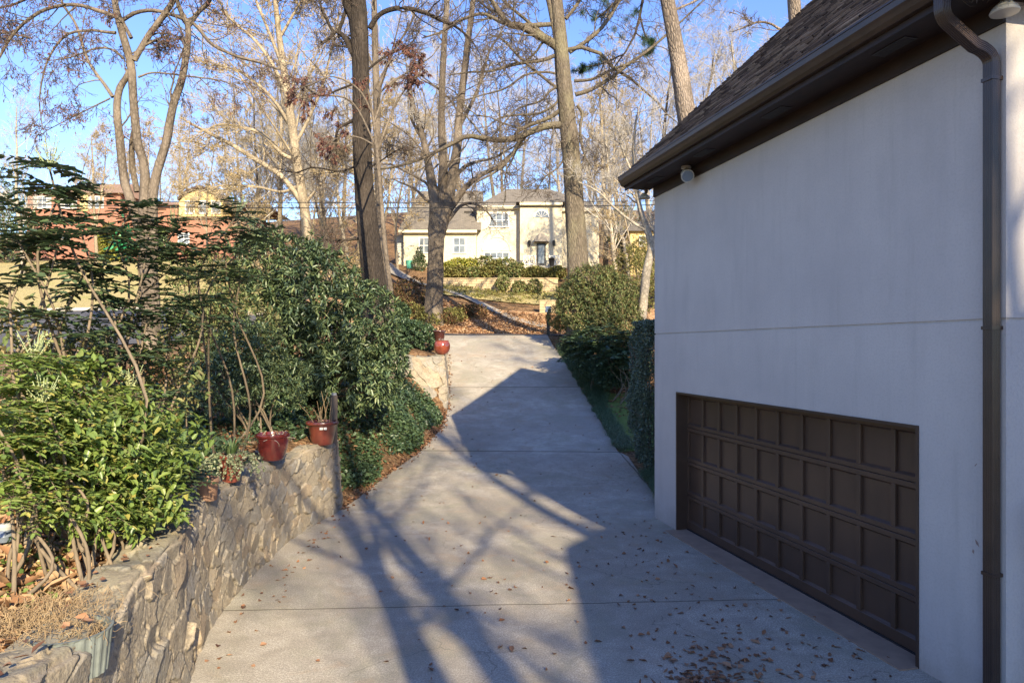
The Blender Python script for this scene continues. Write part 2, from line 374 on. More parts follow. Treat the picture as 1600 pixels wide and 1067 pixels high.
CP = np.array([(-3.3,5,1.22),(-3.6,3.5,1.22),(-5,6,1.45),(-4.2,8,1.33),(-4,10,1.32),(-4,12,1.45),(-6,10,1.8),(-9,8,1.9),(-9,3,1.7),(-5,15,2.0),(-4.2,17,1.95),
 (-3.6,19.8,1.7),(-3.0,21.2,1.35),(-3.2,22.6,2.62),(-3.4,25,2.8),(-4.5,24,3.1),(-4,28,3.2),(-7,20,2.7),(-6,27,3.2),(-12,14,2.2),(-13,18,2.5),(-10.5,20,2.75),(-9,25,3.1),(-16,24,3.2),
 (-20,34,4.6),(-12,33,4.0),(-6,33,3.58),(0,33,3.48),(0,39,3.5),(-6,39,3.8),(6,33,3.5),(6,39,3.55),(15,36,3.9),(-26,24,3.2),(-26,34,4.6),
 (-3,42,4.1),(2,42,4.0),(0,46,5.0),(-6,46,6.0),(-12,42,5.3),(0,52,6.6),(0,57,7.4),(-8,57,8.4),(-9,64,10.3),(3,65,10.4),(9,65,10.2),(10,50,6.0),(10,43,4.4),(20,50,7),(-25,60,10.2),
 (-45,60,10),(-30,72,12.1),(-45,72,12.2),(0,80,12.3),(20,80,12),(-40,30,4.2),(40,40,5),(40,70,10),(-60,100,19),(0,110,23),(60,100,20),(-20,5,1.7),(-30,10,2.2),
 (3.2,13,.06),(3.4,17,.4),(3.4,22,1.0),(3.5,25,1.65),(3.2,28.5,2.5),(5,17,.5),(6,22,1.25),(6,27,2.4),(9,20,1.5),(12,14,.8),(12,28,2.9),(20,20,2),(25,30,3.5),(60,20,2),(60,-30,0),(-60,-30,1),
 (10,5,0),(10,-10,0),(0,-10,0),(0,8,0),(0,-40,0),(-6,-8,1.2),(0,140,31),(80,140,28),(-80,140,26)], float)
def _U(r2): return np.where(r2 > 1e-9, .5*r2*np.log(np.maximum(r2, 1e-9)), 0)
_n = len(CP); _P = CP[:, :2]/10
_K = _U(((_P[:, None]-_P[None])**2).sum(-1)) + np.eye(_n)*.004
_A = np.zeros((_n+3, _n+3)); _A[:_n, :_n] = _K; _A[:_n, _n] = 1; _A[:_n, _n+1:] = _P; _A[_n, :_n] = 1; _A[_n+1:, :_n] = _P.T
_W = np.linalg.solve(_A, np.concatenate([CP[:, 2], np.zeros(3)]))
def tps(X, Y):
    X = np.clip(X, -90, 90)/10; Y = np.clip(Y, -40, 145)/10
    sh = X.shape; Q = np.stack([X.ravel(), Y.ravel()], -1); out = np.empty(len(Q))
    for i in range(0, len(Q), 20000):
        q = Q[i:i+20000]; out[i:i+20000] = _U(((q[:, None]-_P[None])**2).sum(-1))@_W[:_n]+_W[_n]+q@_W[_n+1:]
    return out.reshape(sh)
def sstep(a, b, x): t = np.clip((x-a)/(b-a), 0, 1); return t*t*(3-2*t)
def ground(X, Y):
    X = np.asarray(X, float); Y = np.asarray(Y, float)
    zt = tps(X, Y); zd = interp(Y, DY, DZ)
    xl = interp(Y, LY, LX); xr = interp(Y, RY, RX)
    dl = xl-X; dr = X-xr
    wall = (Y < 12.6) | ((Y > 21.9) & (Y < 28.6))
    wl = np.where(wall, sstep(.12, .30, dl), sstep(.0, 1.15, dl))
    wr = sstep(0, .7, dr)
    wgt = np.maximum(wl, wr)
    far = sstep(32.3, 34, Y)
    wgt = np.maximum(wgt, far)
    zd = zd - .03
    return zd*(1-wgt)+zt*wgt
def gz(x, y): return float(ground(np.array([x]), np.array([y]))[0])
def sheet(name, xs, ys, zf, mat, dz=0.0):
    XX, YY = np.meshgrid(xs, ys); ZZ = zf(XX, YY)+dz
    V = np.stack([XX.ravel(), YY.ravel(), ZZ.ravel()], -1); nx = len(xs); ny = len(ys)
    i = np.arange(nx-1)[None]+np.arange(ny-1)[:, None]*nx
    F = np.stack([i, i+1, i+nx+1, i+nx], -1).reshape(-1, 4)
    return link(name, mesh_np(name, V, F, True), mat)
xs = np.unique(np.round(np.concatenate([np.arange(-600, -90, 60), np.arange(-90, -30, 3), np.arange(-30, -8, .5), np.arange(-8, 8, .12), np.arange(8, 30, .6), np.arange(30, 90, 3), np.arange(90, 660, 60)]), 3))
ys = np.unique(np.round(np.concatenate([np.arange(-200, -10, 20), np.arange(-10, 2, 1.), np.arange(2, 34, .16), np.arange(34, 70, .5), np.arange(70, 150, 3), np.arange(150, 800, 50)]), 3))
g = sheet('ground', xs, ys, ground, M_litter); tag(g, kind='structure')
def ribbon(name, left, right, mat, dz, across=10, zf=None, skirt=0):
    """strip between two matching polylines, draped"""
    Lp = np.array(left, float); Rp = np.array(right, float); n = len(Lp)
    t = np.linspace(0, 1, across+1); P = Lp[:, None]*(1-t[None, :, None])+Rp[:, None]*t[None, :, None]
    Z = (zf or ground)(P[..., 0], P[..., 1])+dz
    if skirt: Z[:, 0] -= skirt; Z[:, -1] -= skirt
    V = np.concatenate([P, Z[..., None]], -1).reshape(-1, 3); m = across+1
    i = np.arange(m-1)[None]+np.arange(n-1)[:, None]*m
    F = np.stack([i, i+1, i+m+1, i+m], -1).reshape(-1, 4)
    return link(name, mesh_np(name, V, F, True), mat)
# driveway (flat across, follows its own profile)
yy = np.unique(np.concatenate([np.arange(-12, 11.9, .5), [11.8, 11.99], np.arange(12, 32.6, .25)]))
prof = lambda X, Y: interp(Y, DY, DZ)+0*X
dl_ = [(interp(y, LY, LX), y) for y in yy]
dr_ = [(interp(y, RY, RX)+.02, y) for y in yy]
dr_ = [(9.0 if y < 5.2 else (5.103-.2259*y+.15 if y < 11.9 else x), y) for x, y in dr_]
ds = ribbon('driveway', dl_, dr_, M_conc, 0, 14, prof, 0); tag(ds, kind='structure')
# street: curves from left front to right, far side
sx = np.linspace(-70, 70, 141)
def near_edge(x): return interp(x, [-70, -26, -14, -9, -5, 10, 70], [14, 15.5, 20.5, 27.5, 32.7, 32.7, 36])
def far_edge(x): return interp(x, [-70, -26, -16, -9, 0, 10, 70], [30, 33, 36, 38.5, 39, 39, 43])
st = ribbon('street', [(x, near_edge(x)) for x in sx], [(x, far_edge(x)) for x in sx], M_asph, .05, 24); tag(st, kind='structure')
kb = MB()
def kerb(edge, off, name):
    P = np.array([(x, edge(x)+off) for x in sx if x < -11]); mbk = []
    Z = ground(P[:, 0], P[:, 1])
    V = []; 
    for (x, y), z in zip(P, Z): V += [(x, y, z+.04), (x, y, z+.2), (x, y+.16, z+.2), (x, y+.16, z+.0)]
    n = len(P); F = []
    for i in range(n-1):
        for k in range(3): F.append((i*4+k, i*4+k+1, i*4+5+k, i*4+4+k))
    o = link(name, mesh_np(name, V, F), M_kerb); tag(o, kind='structure'); return o
kerb(far_edge, 0, 'kerb')
# neighbour's lawn on the left and the leaf strewn verge in the middle
lx = np.linspace(-70, -13, 90)
lw = ribbon('lawn', [(x, far_edge(x)+.3) for x in lx], [(x, 66.) for x in lx], M_lawn, .07, 50); tag(lw, kind='structure')
vx = np.linspace(-13, 14, 70)
vg = ribbon('verge', [(x, far_edge(x)+.3) for x in vx], [(x, 47.+.12*x) for x in vx], M_mulch, .07, 18); tag(vg, kind='structure')
vx = np.linspace(-6, 9, 40)
lw2 = ribbon('lawn', [(x, 49.5+.1*x) for x in vx], [(x, 56.2) for x in vx], M_lawn, .09, 14); tag(lw2, kind='structure')
# neighbour's driveway climbing to the cream house
c_ = np.array([PX(862, 497, 42.), PX(800, 479, 45), PX(740, 463, 48.5), PX(690, 450, 52), PX(650, 440, 55.5), PX(618, 430, 60), PX(606, 423, 64)])[:, :2]
tt = np.linspace(0, 1, 40); cc = np.stack([np.interp(tt, np.linspace(0, 1, len(c_)), c_[:, k]) for k in (0, 1)], -1)
wd = np.interp(tt, [0, .6, 1], [.75, .8, 2.6])
path = ribbon('path', [(x, y-w_) for (x, y), w_ in zip(cc, wd)], [(x, y+w_*.6) for (x, y), w_ in zip(cc, wd)], M_pathc, .14, 6); tag(path, kind='structure')
# mossy lawn patch beside the driveway
lp = ribbon('lawn', [(x, 16.9) for x in np.linspace(2.75, 5.2, 14)], [(x, 23.5) for x in np.linspace(2.75, 5.6, 14)], M_lawn2, .03, 30); tag(lp, kind='structure')

# ------------------------------------------------------------------ stone retaining walls
def voro(S, Zc, seeds, sc):
    """F1, F2, id for points against seeds (anisotropic)"""
    P = np.stack([S.ravel()*sc[0], Zc.ravel()*sc[1]], -1); Q = seeds*np.array(sc)
    f1 = np.empty(len(P)); f2 = np.empty(len(P)); idx = np.empty(len(P), int)
    for i in range(0, len(P), 4000):
        d = np.sqrt(((P[i:i+4000, None]-Q[None])**2).sum(-1)); pr = np.argpartition(d, 1, axis=1)[:, :2]
        a = np.take_along_axis(d, pr, 1); o = np.argsort(a, 1); a = np.take_along_axis(a, o, 1); pr = np.take_along_axis(pr, o, 1)
        f1[i:i+4000] = a[:, 0]; f2[i:i+4000] = a[:, 1]; idx[i:i+4000] = pr[:, 0]
    return f1.reshape(S.shape), f2.reshape(S.shape), idx.reshape(S.shape)
def mat_stone():
    t = NT('fieldstone and mortar'); at = t.n('ShaderNodeAttribute'); at.attribute_name = 'stone'
    co = t.coord('Object'); n = t.noise(co, 9, 6, .7, .6); f = t.noise(co, 60, 4, .7)
    c = t.mix(t.ramp(n, [(.35, .75), (.6, 0)]), at.outputs['Color'], (.20, .17, .13))
    c = t.mix(t.ramp(t.noise(co, 2.2, 5, .65), [(.52, 0), (.7, .5)]), c, (.40, .31, .20))
    c = t.mix(t.ramp(f, [(.35, .6), (.5, 0)]), c, (.13, .11, .09))
    t.col(c); t.bump(t.math('ADD', n, t.math('MULTIPLY', f, .5)), .7, .015); return t.set(.9, 0, .25)
M_stone = mat_stone()
def stone_wall(path, topz, label, seed, thick=.36, cell=(.24, .15), end_cap=True):
    rng = np.random.default_rng(seed); P = np.array(path, float)
    seg = np.sqrt((np.diff(P, axis=0)**2).sum(1)); cum = np.concatenate([[0], np.cumsum(seg)]); Lt = cum[-1]
    ss = np.arange(0, Lt, .0115)
    X = np.interp(ss, cum, P[:, 0]); Y = np.interp(ss, cum, P[:, 1])
    # smooth path a little
    k = np.ones(25)/25
    Xp = np.convolve(np.pad(X, 12, 'edge'), k, 'valid'); Yp = np.convolve(np.pad(Y, 12, 'edge'), k, 'valid')
    tx = np.gradient(Xp); ty = np.gradient(Yp); m = np.hypot(tx, ty); tx /= m; ty /= m
    nx, ny = ty, -tx                                  # outward = right of travel
    zt = np.interp(ss, np.linspace(0, Lt, len(topz)), topz) + .02*np.sin(ss*3.1)+.012*np.sin(ss*8)
    zb = ground(Xp+nx*.15, Yp+ny*.15)-.1
    nf = 124; ntp = 28; H = (zt-zb)
    u = np.concatenate([np.linspace(0, 1, nf), 1+np.arange(1, ntp+1)/ntp])
    S = np.repeat(ss[:, None], len(u), 1)
    vlen = np.where(u[None] <= 1, u[None]*H[:, None], H[:, None]+(u[None]-1)*thick)
    ns = int(Lt*2.0/(cell[0]*cell[1])*.85)
    gx = int(Lt/cell[0]); gy = int(2.3/cell[1]); a, b = np.meshgrid(np.arange(gx+1), np.arange(gy+1))
    seeds = np.stack([(a+.5*(b % 2)).ravel()*cell[0], b.ravel()*cell[1]], -1)+rng.normal(0, .42, (a.size, 2))*np.array(cell)
    seeds = seeds[rng.random(len(seeds)) > .28]
    warp = .028*np.sin(S*17+vlen*9)+.022*np.sin(vlen*31-S*11)+.01*np.sin(S*53+vlen*41)
    f1, f2, idx = voro(S+warp, vlen+warp*.6, seeds, (1.0, 1.5))
    edge = f2-f1
    # coursed slabs: lean on a second, finer set of seams
    rnd = rng.random((len(seeds), 4)); tilt = rng.normal(0, .09, (len(seeds), 2))
    rel = np.stack([S-seeds[idx][..., 0], vlen-seeds[idx][..., 1]], -1)
    hgt = .019*np.clip(edge/.016, 0, 1)**.5*(.45+.9*rnd[idx][..., 0]) + (rel*tilt[idx]).sum(-1)*np.clip(edge/.04, 0, 1)
    hgt += rng.normal(0, .0015, hgt.shape)
    on_top = u[None] > 1
    batter = np.where(on_top, 0, -.10*np.minimum(u[None], 1))
    back = np.where(on_top, (u[None]-1)*thick, 0)
    rad = .05; rr = np.where(on_top, np.maximum(0, 1-(u[None]-1)*thick/rad), np.maximum(0, 1-(1-u[None])*H[:, None]/rad))
    off = batter-back-.03*rr**2*np.where(on_top, 0, 1) + hgt*np.where(on_top, .1, 1) + np.where(on_top, -.10, 0)
    Xv = Xp[:, None]+nx[:, None]*off; Yv = Yp[:, None]+ny[:, None]*off
    Zv = np.where(on_top, zt[:, None]-.0*u[None], zb[:, None]+np.minimum(u[None], 1)*H[:, None]) - .03*rr**2 + np.where(on_top, hgt*.9, 0)
    V = np.stack([Xv, Yv, Zv], -1).reshape(-1, 3); m_ = len(u); n_ = len(ss)
    i = np.arange(m_-1)[None]+np.arange(n_-1)[:, None]*m_
    F = np.stack([i, i+1, i+m_+1, i+m_], -1).reshape(-1, 4)
    pal = np.array([(.36,.315,.24),(.40,.345,.26),(.31,.29,.25),(.42,.36,.27),(.38,.30,.21),(.29,.275,.25),(.41,.35,.26),(.34,.31,.26)])
    cidx = (rnd[:, 1]*len(pal)).astype(int); base = pal[cidx]*(0.84+.2*rnd[:, 2:3])
    mort = np.array((.36, .31, .235)); k_ = np.clip((edge-.004)/.008, 0, 1)[..., None]
    dk = np.clip((edge-.004)/.02, 0, 1)[..., None]
    C = (base[idx]*k_+mort*(1-k_))
    dark = (rng.random(len(seeds))[idx] > .5)[..., None] & (k_ < .8)
    C = np.where(dark, C*.4, C)
    # dark weathered mossy top
    C = np.where(on_top[..., None], C*.66+np.array((.03, .035, .015)), C)
    me = mesh_np('stonework', V, F, True)
    ca = me.color_attributes.new('stone', 'FLOAT_COLOR', 'POINT')
    ca.data.foreach_set('color', np.concatenate([C.reshape(-1, 3), np.ones((len(V), 1))], 1).astype(np.float32).ravel())
    o = link('stone_retaining_wall', me, M_stone); tag(o, label, 'retaining wall')
    # back face closes the solid
    return o
wp = [(x, y) for x, y in zip(LX[1:13], LY[1:13])][:11]
wp = [(-2.2, 1.0)]+wp+[(-3.12, 12.75), (-3.5, 13.0), (-4.1, 13.1)]
wp = [p for p in wp]
stone_wall(wp, [1.2, 1.2, 1.2, 1.24, 1.3, 1.27, 1.22, 1.25, 1.3], 'long curved fieldstone retaining wall along the left of the driveway, pots standing on its top', 3)
wp2 = [(-4.2, 21.6), (-3.5, 21.75), (-2.5, 21.85), (-2.06, 22.05), (-2.1, 22.8), (-2.3, 25), (-2.64, 28.5), (-2.9, 29.4)]
stone_wall(wp2, [2.6, 2.62, 2.62, 2.75, 3.0], 'short pale fieldstone wall end jutting to the driveway under two round pots', 5, cell=(.34, .2))

# ------------------------------------------------------------------ garage house
Nx, Ny = 3.878, 5.425
ANG = math.atan2(.9754, -.2204)
LEN = 6.54
HS = empty('garage_house', (Nx, Ny, 0), ANG, 'grey stucco garage wing with steep brown shingle roof and wide brown panelled door', 'house')
def HW(s, o, z):   # local to world
    return (Nx+s*math.cos(ANG)-o*math.sin(ANG), Ny+s*math.sin(ANG)+o*math.cos(ANG), z)
D0, D1, DH = .859, 5.716, 2.2
WT = 5.46; JZ = 3.13; DEP = 8.4
m = MB()   # wall with opening; groove at JZ as real recess
def wallpanel(m, s0, s1, z0, z1): m.box(s0, s1, -.24, 0, z0, z1)
g_ = .012
for (s0, s1, z0, z1) in ((0, D0, -.2, JZ-g_), (D1, LEN, -.2, JZ-g_)): wallpanel(m, s0, s1, z0, z1)
m.box(D0, D1, -.24, 0, DH, JZ-g_)
m.box(0, LEN, -.24, 0, JZ+g_, WT+.2)
m.box(.012, LEN-.012, -.2, -.014, JZ-g_, JZ+g_)
for (s0, s1) in ((LEN-.24, LEN),):    # far end wall
    m.box(s0, s1, -DEP, -.24, -.2, WT+.2)
m.build('wall', M_stucco, HS)
m = MB()
m.box(0, .24, -DEP-2, -.24, -.2, JZ-g_); m.box(0, .24, -DEP-2, -.24, JZ+g_, WT+.2); m.box(.014, .2, -DEP-2, -.24, JZ-g_, JZ+g_)
ridge_o = -3.75; ridge_z = 5.80+.9*(ridge_o*-1+.45)
m.prism([(-.0, WT+.2), (-DEP, WT+.2), (ridge_o, ridge_z-.22)], 'x', .0, .24)
m.prism([(-.0, WT+.2), (-DEP, WT+.2), (ridge_o, ridge_z-.22)], 'x', LEN-.24, LEN)
m.build('gable_wall', M_stucco2, HS)
# frieze, soffit, fascia, gutter
E0, E1 = -.35, LEN+.20
MB().box(-.0, LEN+.0, .0, .03, WT, WT+.17).build('frieze_board', M_soffit, HS)
so = MB(); so.box(E0, E1, .0, .44, WT+.17, WT+.19); so.box(E0, 0, -DEP, .0, WT+.17, WT+.19).build('soffit', M_soffit, HS)
for s in (.9, 2.7, 4.4, 6.0):
    v = MB()
    v.box(s-.2, s+.2, .16, .30, WT+.160, WT+.168)
    for k in range(6): v.box(s-.18, s+.18, .17+k*.02, .18+k*.02, WT+.155, WT+.160)
    v.build('soffit_vent', M_vent, HS)
MB().box(E0, E1, .44, .465, WT+.14, WT+.36).build('fascia_board', M_soffit, HS)
# K-style gutter
gp = [(.467, WT+.20), (.52, WT+.20), (.545, WT+.235), (.56, WT+.27), (.585, WT+.29), (.59, WT+.345), (.578, WT+.35), (.578, WT+.335), (.467, WT+.335)]
gt = MB().prism(gp, 'x', E0, E1).build('gutter', M_bronze, HS)
MB().prism([(.582, WT+.345), (.598, WT+.345), (.598, WT+.362), (.582, WT+.362)], 'x', E0-.005, E1+.005).build('gutter_lip', M_bronze, gt)
# roof slab with UVs in metres
def roof_quad(name, p, mat, parent, th=.06):
    """p: four corners eave0, eave1, ridge1, ridge0"""
    p = [Vector(q) for q in p]
    n = (p[1]-p[0]).cross(p[3]-p[0]).normalized()
    if n.z < 0: n = -n
    vs = [tuple(q) for q in p]+[tuple(q-n*th) for q in p]
    fs = [(0,1,2,3),(7,6,5,4),(0,4,5,1),(1,5,6,2),(2,6,7,3),(3,7,4,0)]
    me = bpy.data.meshes.new(name); me.from_pydata(vs, [], fs); me.update()
    uv = me.uv_layers.new(name='UVMap'); ex = (p[1]-p[0]).normalized(); ey = n.cross(ex)
    if ey.dot(p[3]-p[0]) < 0: ey = -ey
    for poly in me.polygons:
        for li in poly.loop_indices:
            v = me.vertices[me.loops[li].vertex_index].co-p[0]; uv.data[li].uv = (v.dot(ex), v.dot(ey))
    return link(name, me, mat, parent)
re_ = .50; rz = WT+.385
ridge_z = rz+.92*(re_-ridge_o)
rf = empty('roof', (0, 0, 0)); rf.parent = HS
# courses as real overlapping strips near the camera would be heavy; one stepped slab instead
def shingle_slope(name, s0, s1, o0, z0, o1, z1, parent, course=.145, seed=1):
    rng = np.random.default_rng(seed); Ls = math.hypot(o1-o0, z1-z0); n = int(Ls/course)
    d = np.array([(o1-o0)/Ls, (z1-z0)/Ls]); nn = np.array([-d[1], d[0]]) if d[0] > 0 else np.array([d[1], -d[0]])
    if nn[1] < 0: nn = -nn
    V = []; F = []; UV = []
    for k in range(n+1):
        a = k*course; b = min((k+1)*course+.01, Ls)
        s = s0
        while s < s1-1e-6:
            w_ = rng.uniform(.10, .34); e = min(s+w_, s1); lift = .018+rng.choice([0, .009])+rng.uniform(0, .003); aa = a-rng.choice([0, .012])
            q = []
            for (ss_, t_, h_) in ((s, aa, lift), (e, aa, lift), (e, b, .006), (s, b, .006), (s, aa, 0), (e, aa, 0)):
                p = np.array([o0, z0])+d*t_+nn*h_; q.append((ss_, p[0], p[1])); UV.append((ss_, t_))
            i = len(V); V += q; F += [(i, i+1, i+2, i+3), (i+4, i+5, i+1, i)]
            s = e
    me = mesh_np(name, V, F); uv = me.uv_layers.new(name='UVMap')
    li = np.empty(len(me.loops), int); me.loops.foreach_get('vertex_index', li); uv.data.foreach_set('uv', np.array(UV, np.float32)[li].ravel())
    return link(name, me, M_sh3d, parent)
def mat_sh3d():
    t = NT('architectural shingles'); g = t.n('ShaderNodeNewGeometry'); co = t.coord('UV')
    c = t.ramp(g.outputs['Random Per Island'], [(0, (.06, .043, .035)), (.35, (.11, .077, .06)), (.7, (.19, .135, .10)), (1, (.30, .225, .165))])
    c = t.mix(t.ramp(t.noise(co, 140, 3, .7), [(.35, .6), (.55, 0)]), c, (.04, .03, .027))
    c = t.mix(t.ramp(t.noise(co, 1.2, 4, .6), [(.5, 0), (.7, .3)]), c, (.09, .07, .06))
    t.col(c); t.bump(t.noise(co, 160, 3, .6), .5, .004); return t.set(.95, 0, .2)
M_sh3d = mat_sh3d()
rs_ = roof_quad('roof_deck', [(E0, re_, rz), (E1, re_, rz), (E1, ridge_o, ridge_z), (E0, ridge_o, ridge_z)], M_soffit, HS, .05)
bpy.data.objects.remove(rf)
shingle_slope('shingles', E0-.02, E1+.02, re_+.03, rz-.03+.004, ridge_o, ridge_z+.004, rs_)
rb = roof_quad('roof_deck', [(E0, 2*ridge_o-re_, rz), (E1, 2*ridge_o-re_, rz), (E1, ridge_o, ridge_z), (E0, ridge_o, ridge_z)], M_shingle, HS, .05)
# rake boards at both ends
for s0, s1 in ((E0-.03, E0-.003), (E1+.003, E1+.03)):
    MB().prism([(re_-.03, rz-.08), (re_-.03, rz-.20), (ridge_o, ridge_z-.24), (2*ridge_o-re_, rz-.2), (2*ridge_o-re_, rz-.06), (ridge_o, ridge_z-.03)], 'x', s0, s1).build('rake_board', M_soffit, HS)
# gutter end leaves and twigs spilling at the near corner come later
# downspout: ribbed rectangular pipe with elbows
def ribbed(m, pts, wx, wy, ribs=5):
    """rectangular corrugated section swept in the (o,z) plane; section x = s axis"""
    sec = []
    n = ribs*4
    for k in range(n+1):
        sec.append((-wx/2+wx*k/n, wy/2+(.003 if k % 4 in (1, 2) else 0)))
    for k in range(1, n): sec.append((wx/2+(.003 if k % 4 in (1, 2) else 0), wy/2-wy*k/n))
    for k in range(n+1): sec.append((wx/2-wx*k/n, -wy/2-(.003 if k % 4 in (1, 2) else 0)))
    for k in range(1, n): sec.append((-wx/2-(.003 if k % 4 in (1, 2) else 0), -wy/2+wy*k/n))
    N = len(sec); vs = []; fs = []
    for i, (o, z) in enumerate(pts):
        a = pts[max(i-1, 0)]; b = pts[min(i+1, len(pts)-1)]; t = np.array([b[0]-a[0], b[1]-a[1]]); t = t/np.hypot(*t); nn = np.array([-t[1], t[0]])
        for (x, y) in sec: vs.append((s_c+x, o+nn[0]*y, z+nn[1]*y))
    for i in range(len(pts)-1):
        for k in range(N): fs.append((i*N+k, i*N+(k+1) % N, (i+1)*N+(k+1) % N, (i+1)*N+k))
    m.add(vs, fs)
s_c = .075
dsp = MB(); pts = [(.525, WT+.22), (.525, WT+.10)]
for k in range(7):
    a = R(90)*0+R(k*10); pts.append((.525-.10*(1-math.cos(a))-.0, WT+.10-.10*math.sin(a)-.004*k))
x0, z0 = pts[-1]; pts.append((x0-.20, z0-.13)); x1, z1 = pts[-1]
for k in range(1, 7): pts.append((x1-(x1-.058)*math.sin(R(k*15)), z1-.03-.13*(1-math.cos(R(k*15)))))
pts += [(.058, z) for z in np.arange(4.6, .1, -.5)]+[(.058, .05)]
ribbed(dsp, pts, .088, .075)
dn = dsp.build('downspout', M_bronze, HS)
for z in (5.02, 3.05, 1.1):
    MB().box(s_c-.05, s_c+.05, .0, .107, z, z+.028).build('strap', M_bronze, dn)
# garage door
dr = .17
MB().box(D1-.03, D1, -dr-.02, .012, .0, DH).box(D0, D0+.03, -dr-.02, .012, 0, DH).box(D0+.03, D1-.03, -dr-.02, .012, DH-.03, DH).build('door_frame', M_brown, HS)
gd = empty('garage_door', (0, 0, 0)); gd.parent = HS
ncol = 10; a0, a1 = D0+.03, D1-.03; cw = (a1-a0)/ncol; sh_ = (DH-.03-.03)/4
for r_ in range(4):
    z0 = .03+r_*sh_; z1 = z0+sh_-.006; m = MB()
    y1 = -dr; m.box(a0, a1, y1-.06, y1-.036, z0, z1)           # panel skin
    m.bbox(a0, a1, y1-.036, y1, z1-.055, z1, .004); m.bbox(a0, a1, y1-.036, y1, z0, z0+(.055 if r_ else .12), .004)
    zb_ = z0+(.055 if r_ else .12); zt_ = z1-.055
    for k in range(ncol+1):
        c0 = a0+k*cw-.03; c1 = c0+.06; c0 = max(c0, a0); c1 = min(c1, a1); m.bbox(c0, c1, y1-.036, y1-.001, zb_, zt_, .004)
    for k in range(ncol):   # small moulding frames inside each recess
        c0 = a0+k*cw+.03; c1 = a0+(k+1)*cw-.03
        m.prism([(y1-.036, zb_), (y1-.010, zb_), (y1-.036, zb_+.022)], 'x', c0, c1); m.prism([(y1-.036, zt_), (y1-.010, zt_), (y1-.036, zt_-.022)], 'x', c0, c1)
    m.build('door_section', M_door, gd)
MB().box(a0, a1, -dr-.05, -dr+.012, .002, .03).build('bottom_seal', M_seal, gd)
MB().box(D0-.0, D1+.0, -.2, .20, -.05, .012).build('threshold', M_sill, HS)
# scuffs on the stucco
for (px, py, l, a) in ((1527, 848, .07, 55), (1521, 861, .04, 75), (1525, 726, .035, -60)):
    Yw = 5.103/( (px-800)/1080+.2259); z = CAMZ-(py-HY)/FPX*Yw; s = (Yw-Ny)/.9754
    c, sn = math.cos(R(a)), math.sin(R(a)); m = MB()
    m.add([(s-c*l*.5, .002, z-sn*l*.5), (s-.01, .002, z+.006), (s+c*l*.5, .002, z+sn*l*.5), (s+.012, .002, z-.008)], [(0, 1, 2, 3)])
    m.build('scuff_mark', mat_plain('scuffed stucco', (.30, .22, .19), None, 20, .9, .2, 0), HS)

# lamps and meter fixed to the house
def flood(s, o, z, label, rz=0.0, kind='spot'):
    p = HW(s, o, z); t = empty('security_light', p, ANG+rz, label, 'outdoor light'); t.scale = (1.5,)*3 if kind == 'spot' else (1.15,)*3
    if kind == 'spot':
        MB().lathe([(.05, -.0), (.05, -.02), (.02, -.03), (.018, -.05)], 14).build('mount', M_lampglass, t, True)
        m = MB(); m.tube([(0, 0, -.05), (-.03, .02, -.085)], [.035, .05], 14); m.tube([(-.03, .02, -.085), (-.13, .05, -.13)], [.05, .065], 14); m.build('lamp_housing', M_lampglass, t, True)
        MB().tube([(-.131, .0505, -.1305), (-.136, .052, -.133)], [.055, .05], 14).build('lens', M_glass, t, True)
    else:
        MB().tube([(0, 0, 0), (0, 0, -.05), (.01, .02, -.075)], [.028, .024, .02], 12).build('mount', M_brown, t, True)
        MB().lathe([(.02, .03), (.035, .02), (.075, -.02), (.088, -.045), (.084, -.055), (.04, -.06), (.005, -.062)], 20, (.01, .03, -.09)).build('lamp_shade', M_lampglass, t, True)
    return t
flood(5.15, .12, WT+.17, 'beige twin-barrel security light tucked under the soffit above the garage door')
flood(LEN+.12, .10, WT+.17, 'small hanging lamp at the far corner of the garage eave', 0, 'dish')
flood(-.12, .10, WT+.17, 'round white lamp beside the downspout at the near roof corner', 0, 'dish')
p = HW(-.0, -.17, 1.2)
eb = empty('utility_box', (p[0], p[1], 1.2), ANG, 'grey utility box with conduit on the sunny stucco face right of the downspout', 'utility box')
MB().bbox(-.10, -.003, -.35, -.03, .10, .50, .008).build('cabinet', M_box, eb)
MB().tube([(-.05, -.06, .10), (-.05, -.06, -1.3)], .016, 10).build('conduit', M_box, eb, True)
# ------------------------------------------------------------------ far houses
class House:
    def __init__(s, label, Y, px0, zbase):
        s.Y = Y; s.x0 = (px0-CX)/FPX*Y; s.zb = zbase
        s.root = empty('house', (s.x0, Y, zbase), 0, label, 'house')
    def x(s, px): return (px-CX)/FPX*s.Y-s.x0
    def z(s, py): return CAMZ-(py-HY)/FPX*s.Y-s.zb
def window(H, px0, px1, py0, py1, y=0, cols=2, rows=2, frame=None, glass=None, shutter=None):
    x0, x1, z0, z1 = H.x(px0), H.x(px1), H.z(py1), H.z(py0); f = .09
    w = MB()
    w.box(x0-f, x1+f, y-.06, y-.002, z1, z1+f); w.box(x0-f-.03, x1+f+.03, y-.10, y-.002, z0-f, z0)
    w.box(x0-f, x0, y-.06, y-.002, z0, z1); w.box(x1, x1+f, y-.06, y-.002, z0, z1)
    for i in range(1, cols):
        c = x0+(x1-x0)*i/cols; w.box(c-.02, c+.02, y-.045, y-.02, z0, z1)
    zs = [z0+(z1-z0)*i/rows for i in range(rows+1)]
    for i in range(1, rows):
        w.box(x0, x1, y-.05, y-.018, zs[i]-.025, zs[i]+.025)
    o = w.build('window', frame or M_white, H.root)
    MB().box(x0, x1, y-.03, y-.004, z0, z1).build('pane', glass or M_glassb, o)
    return o
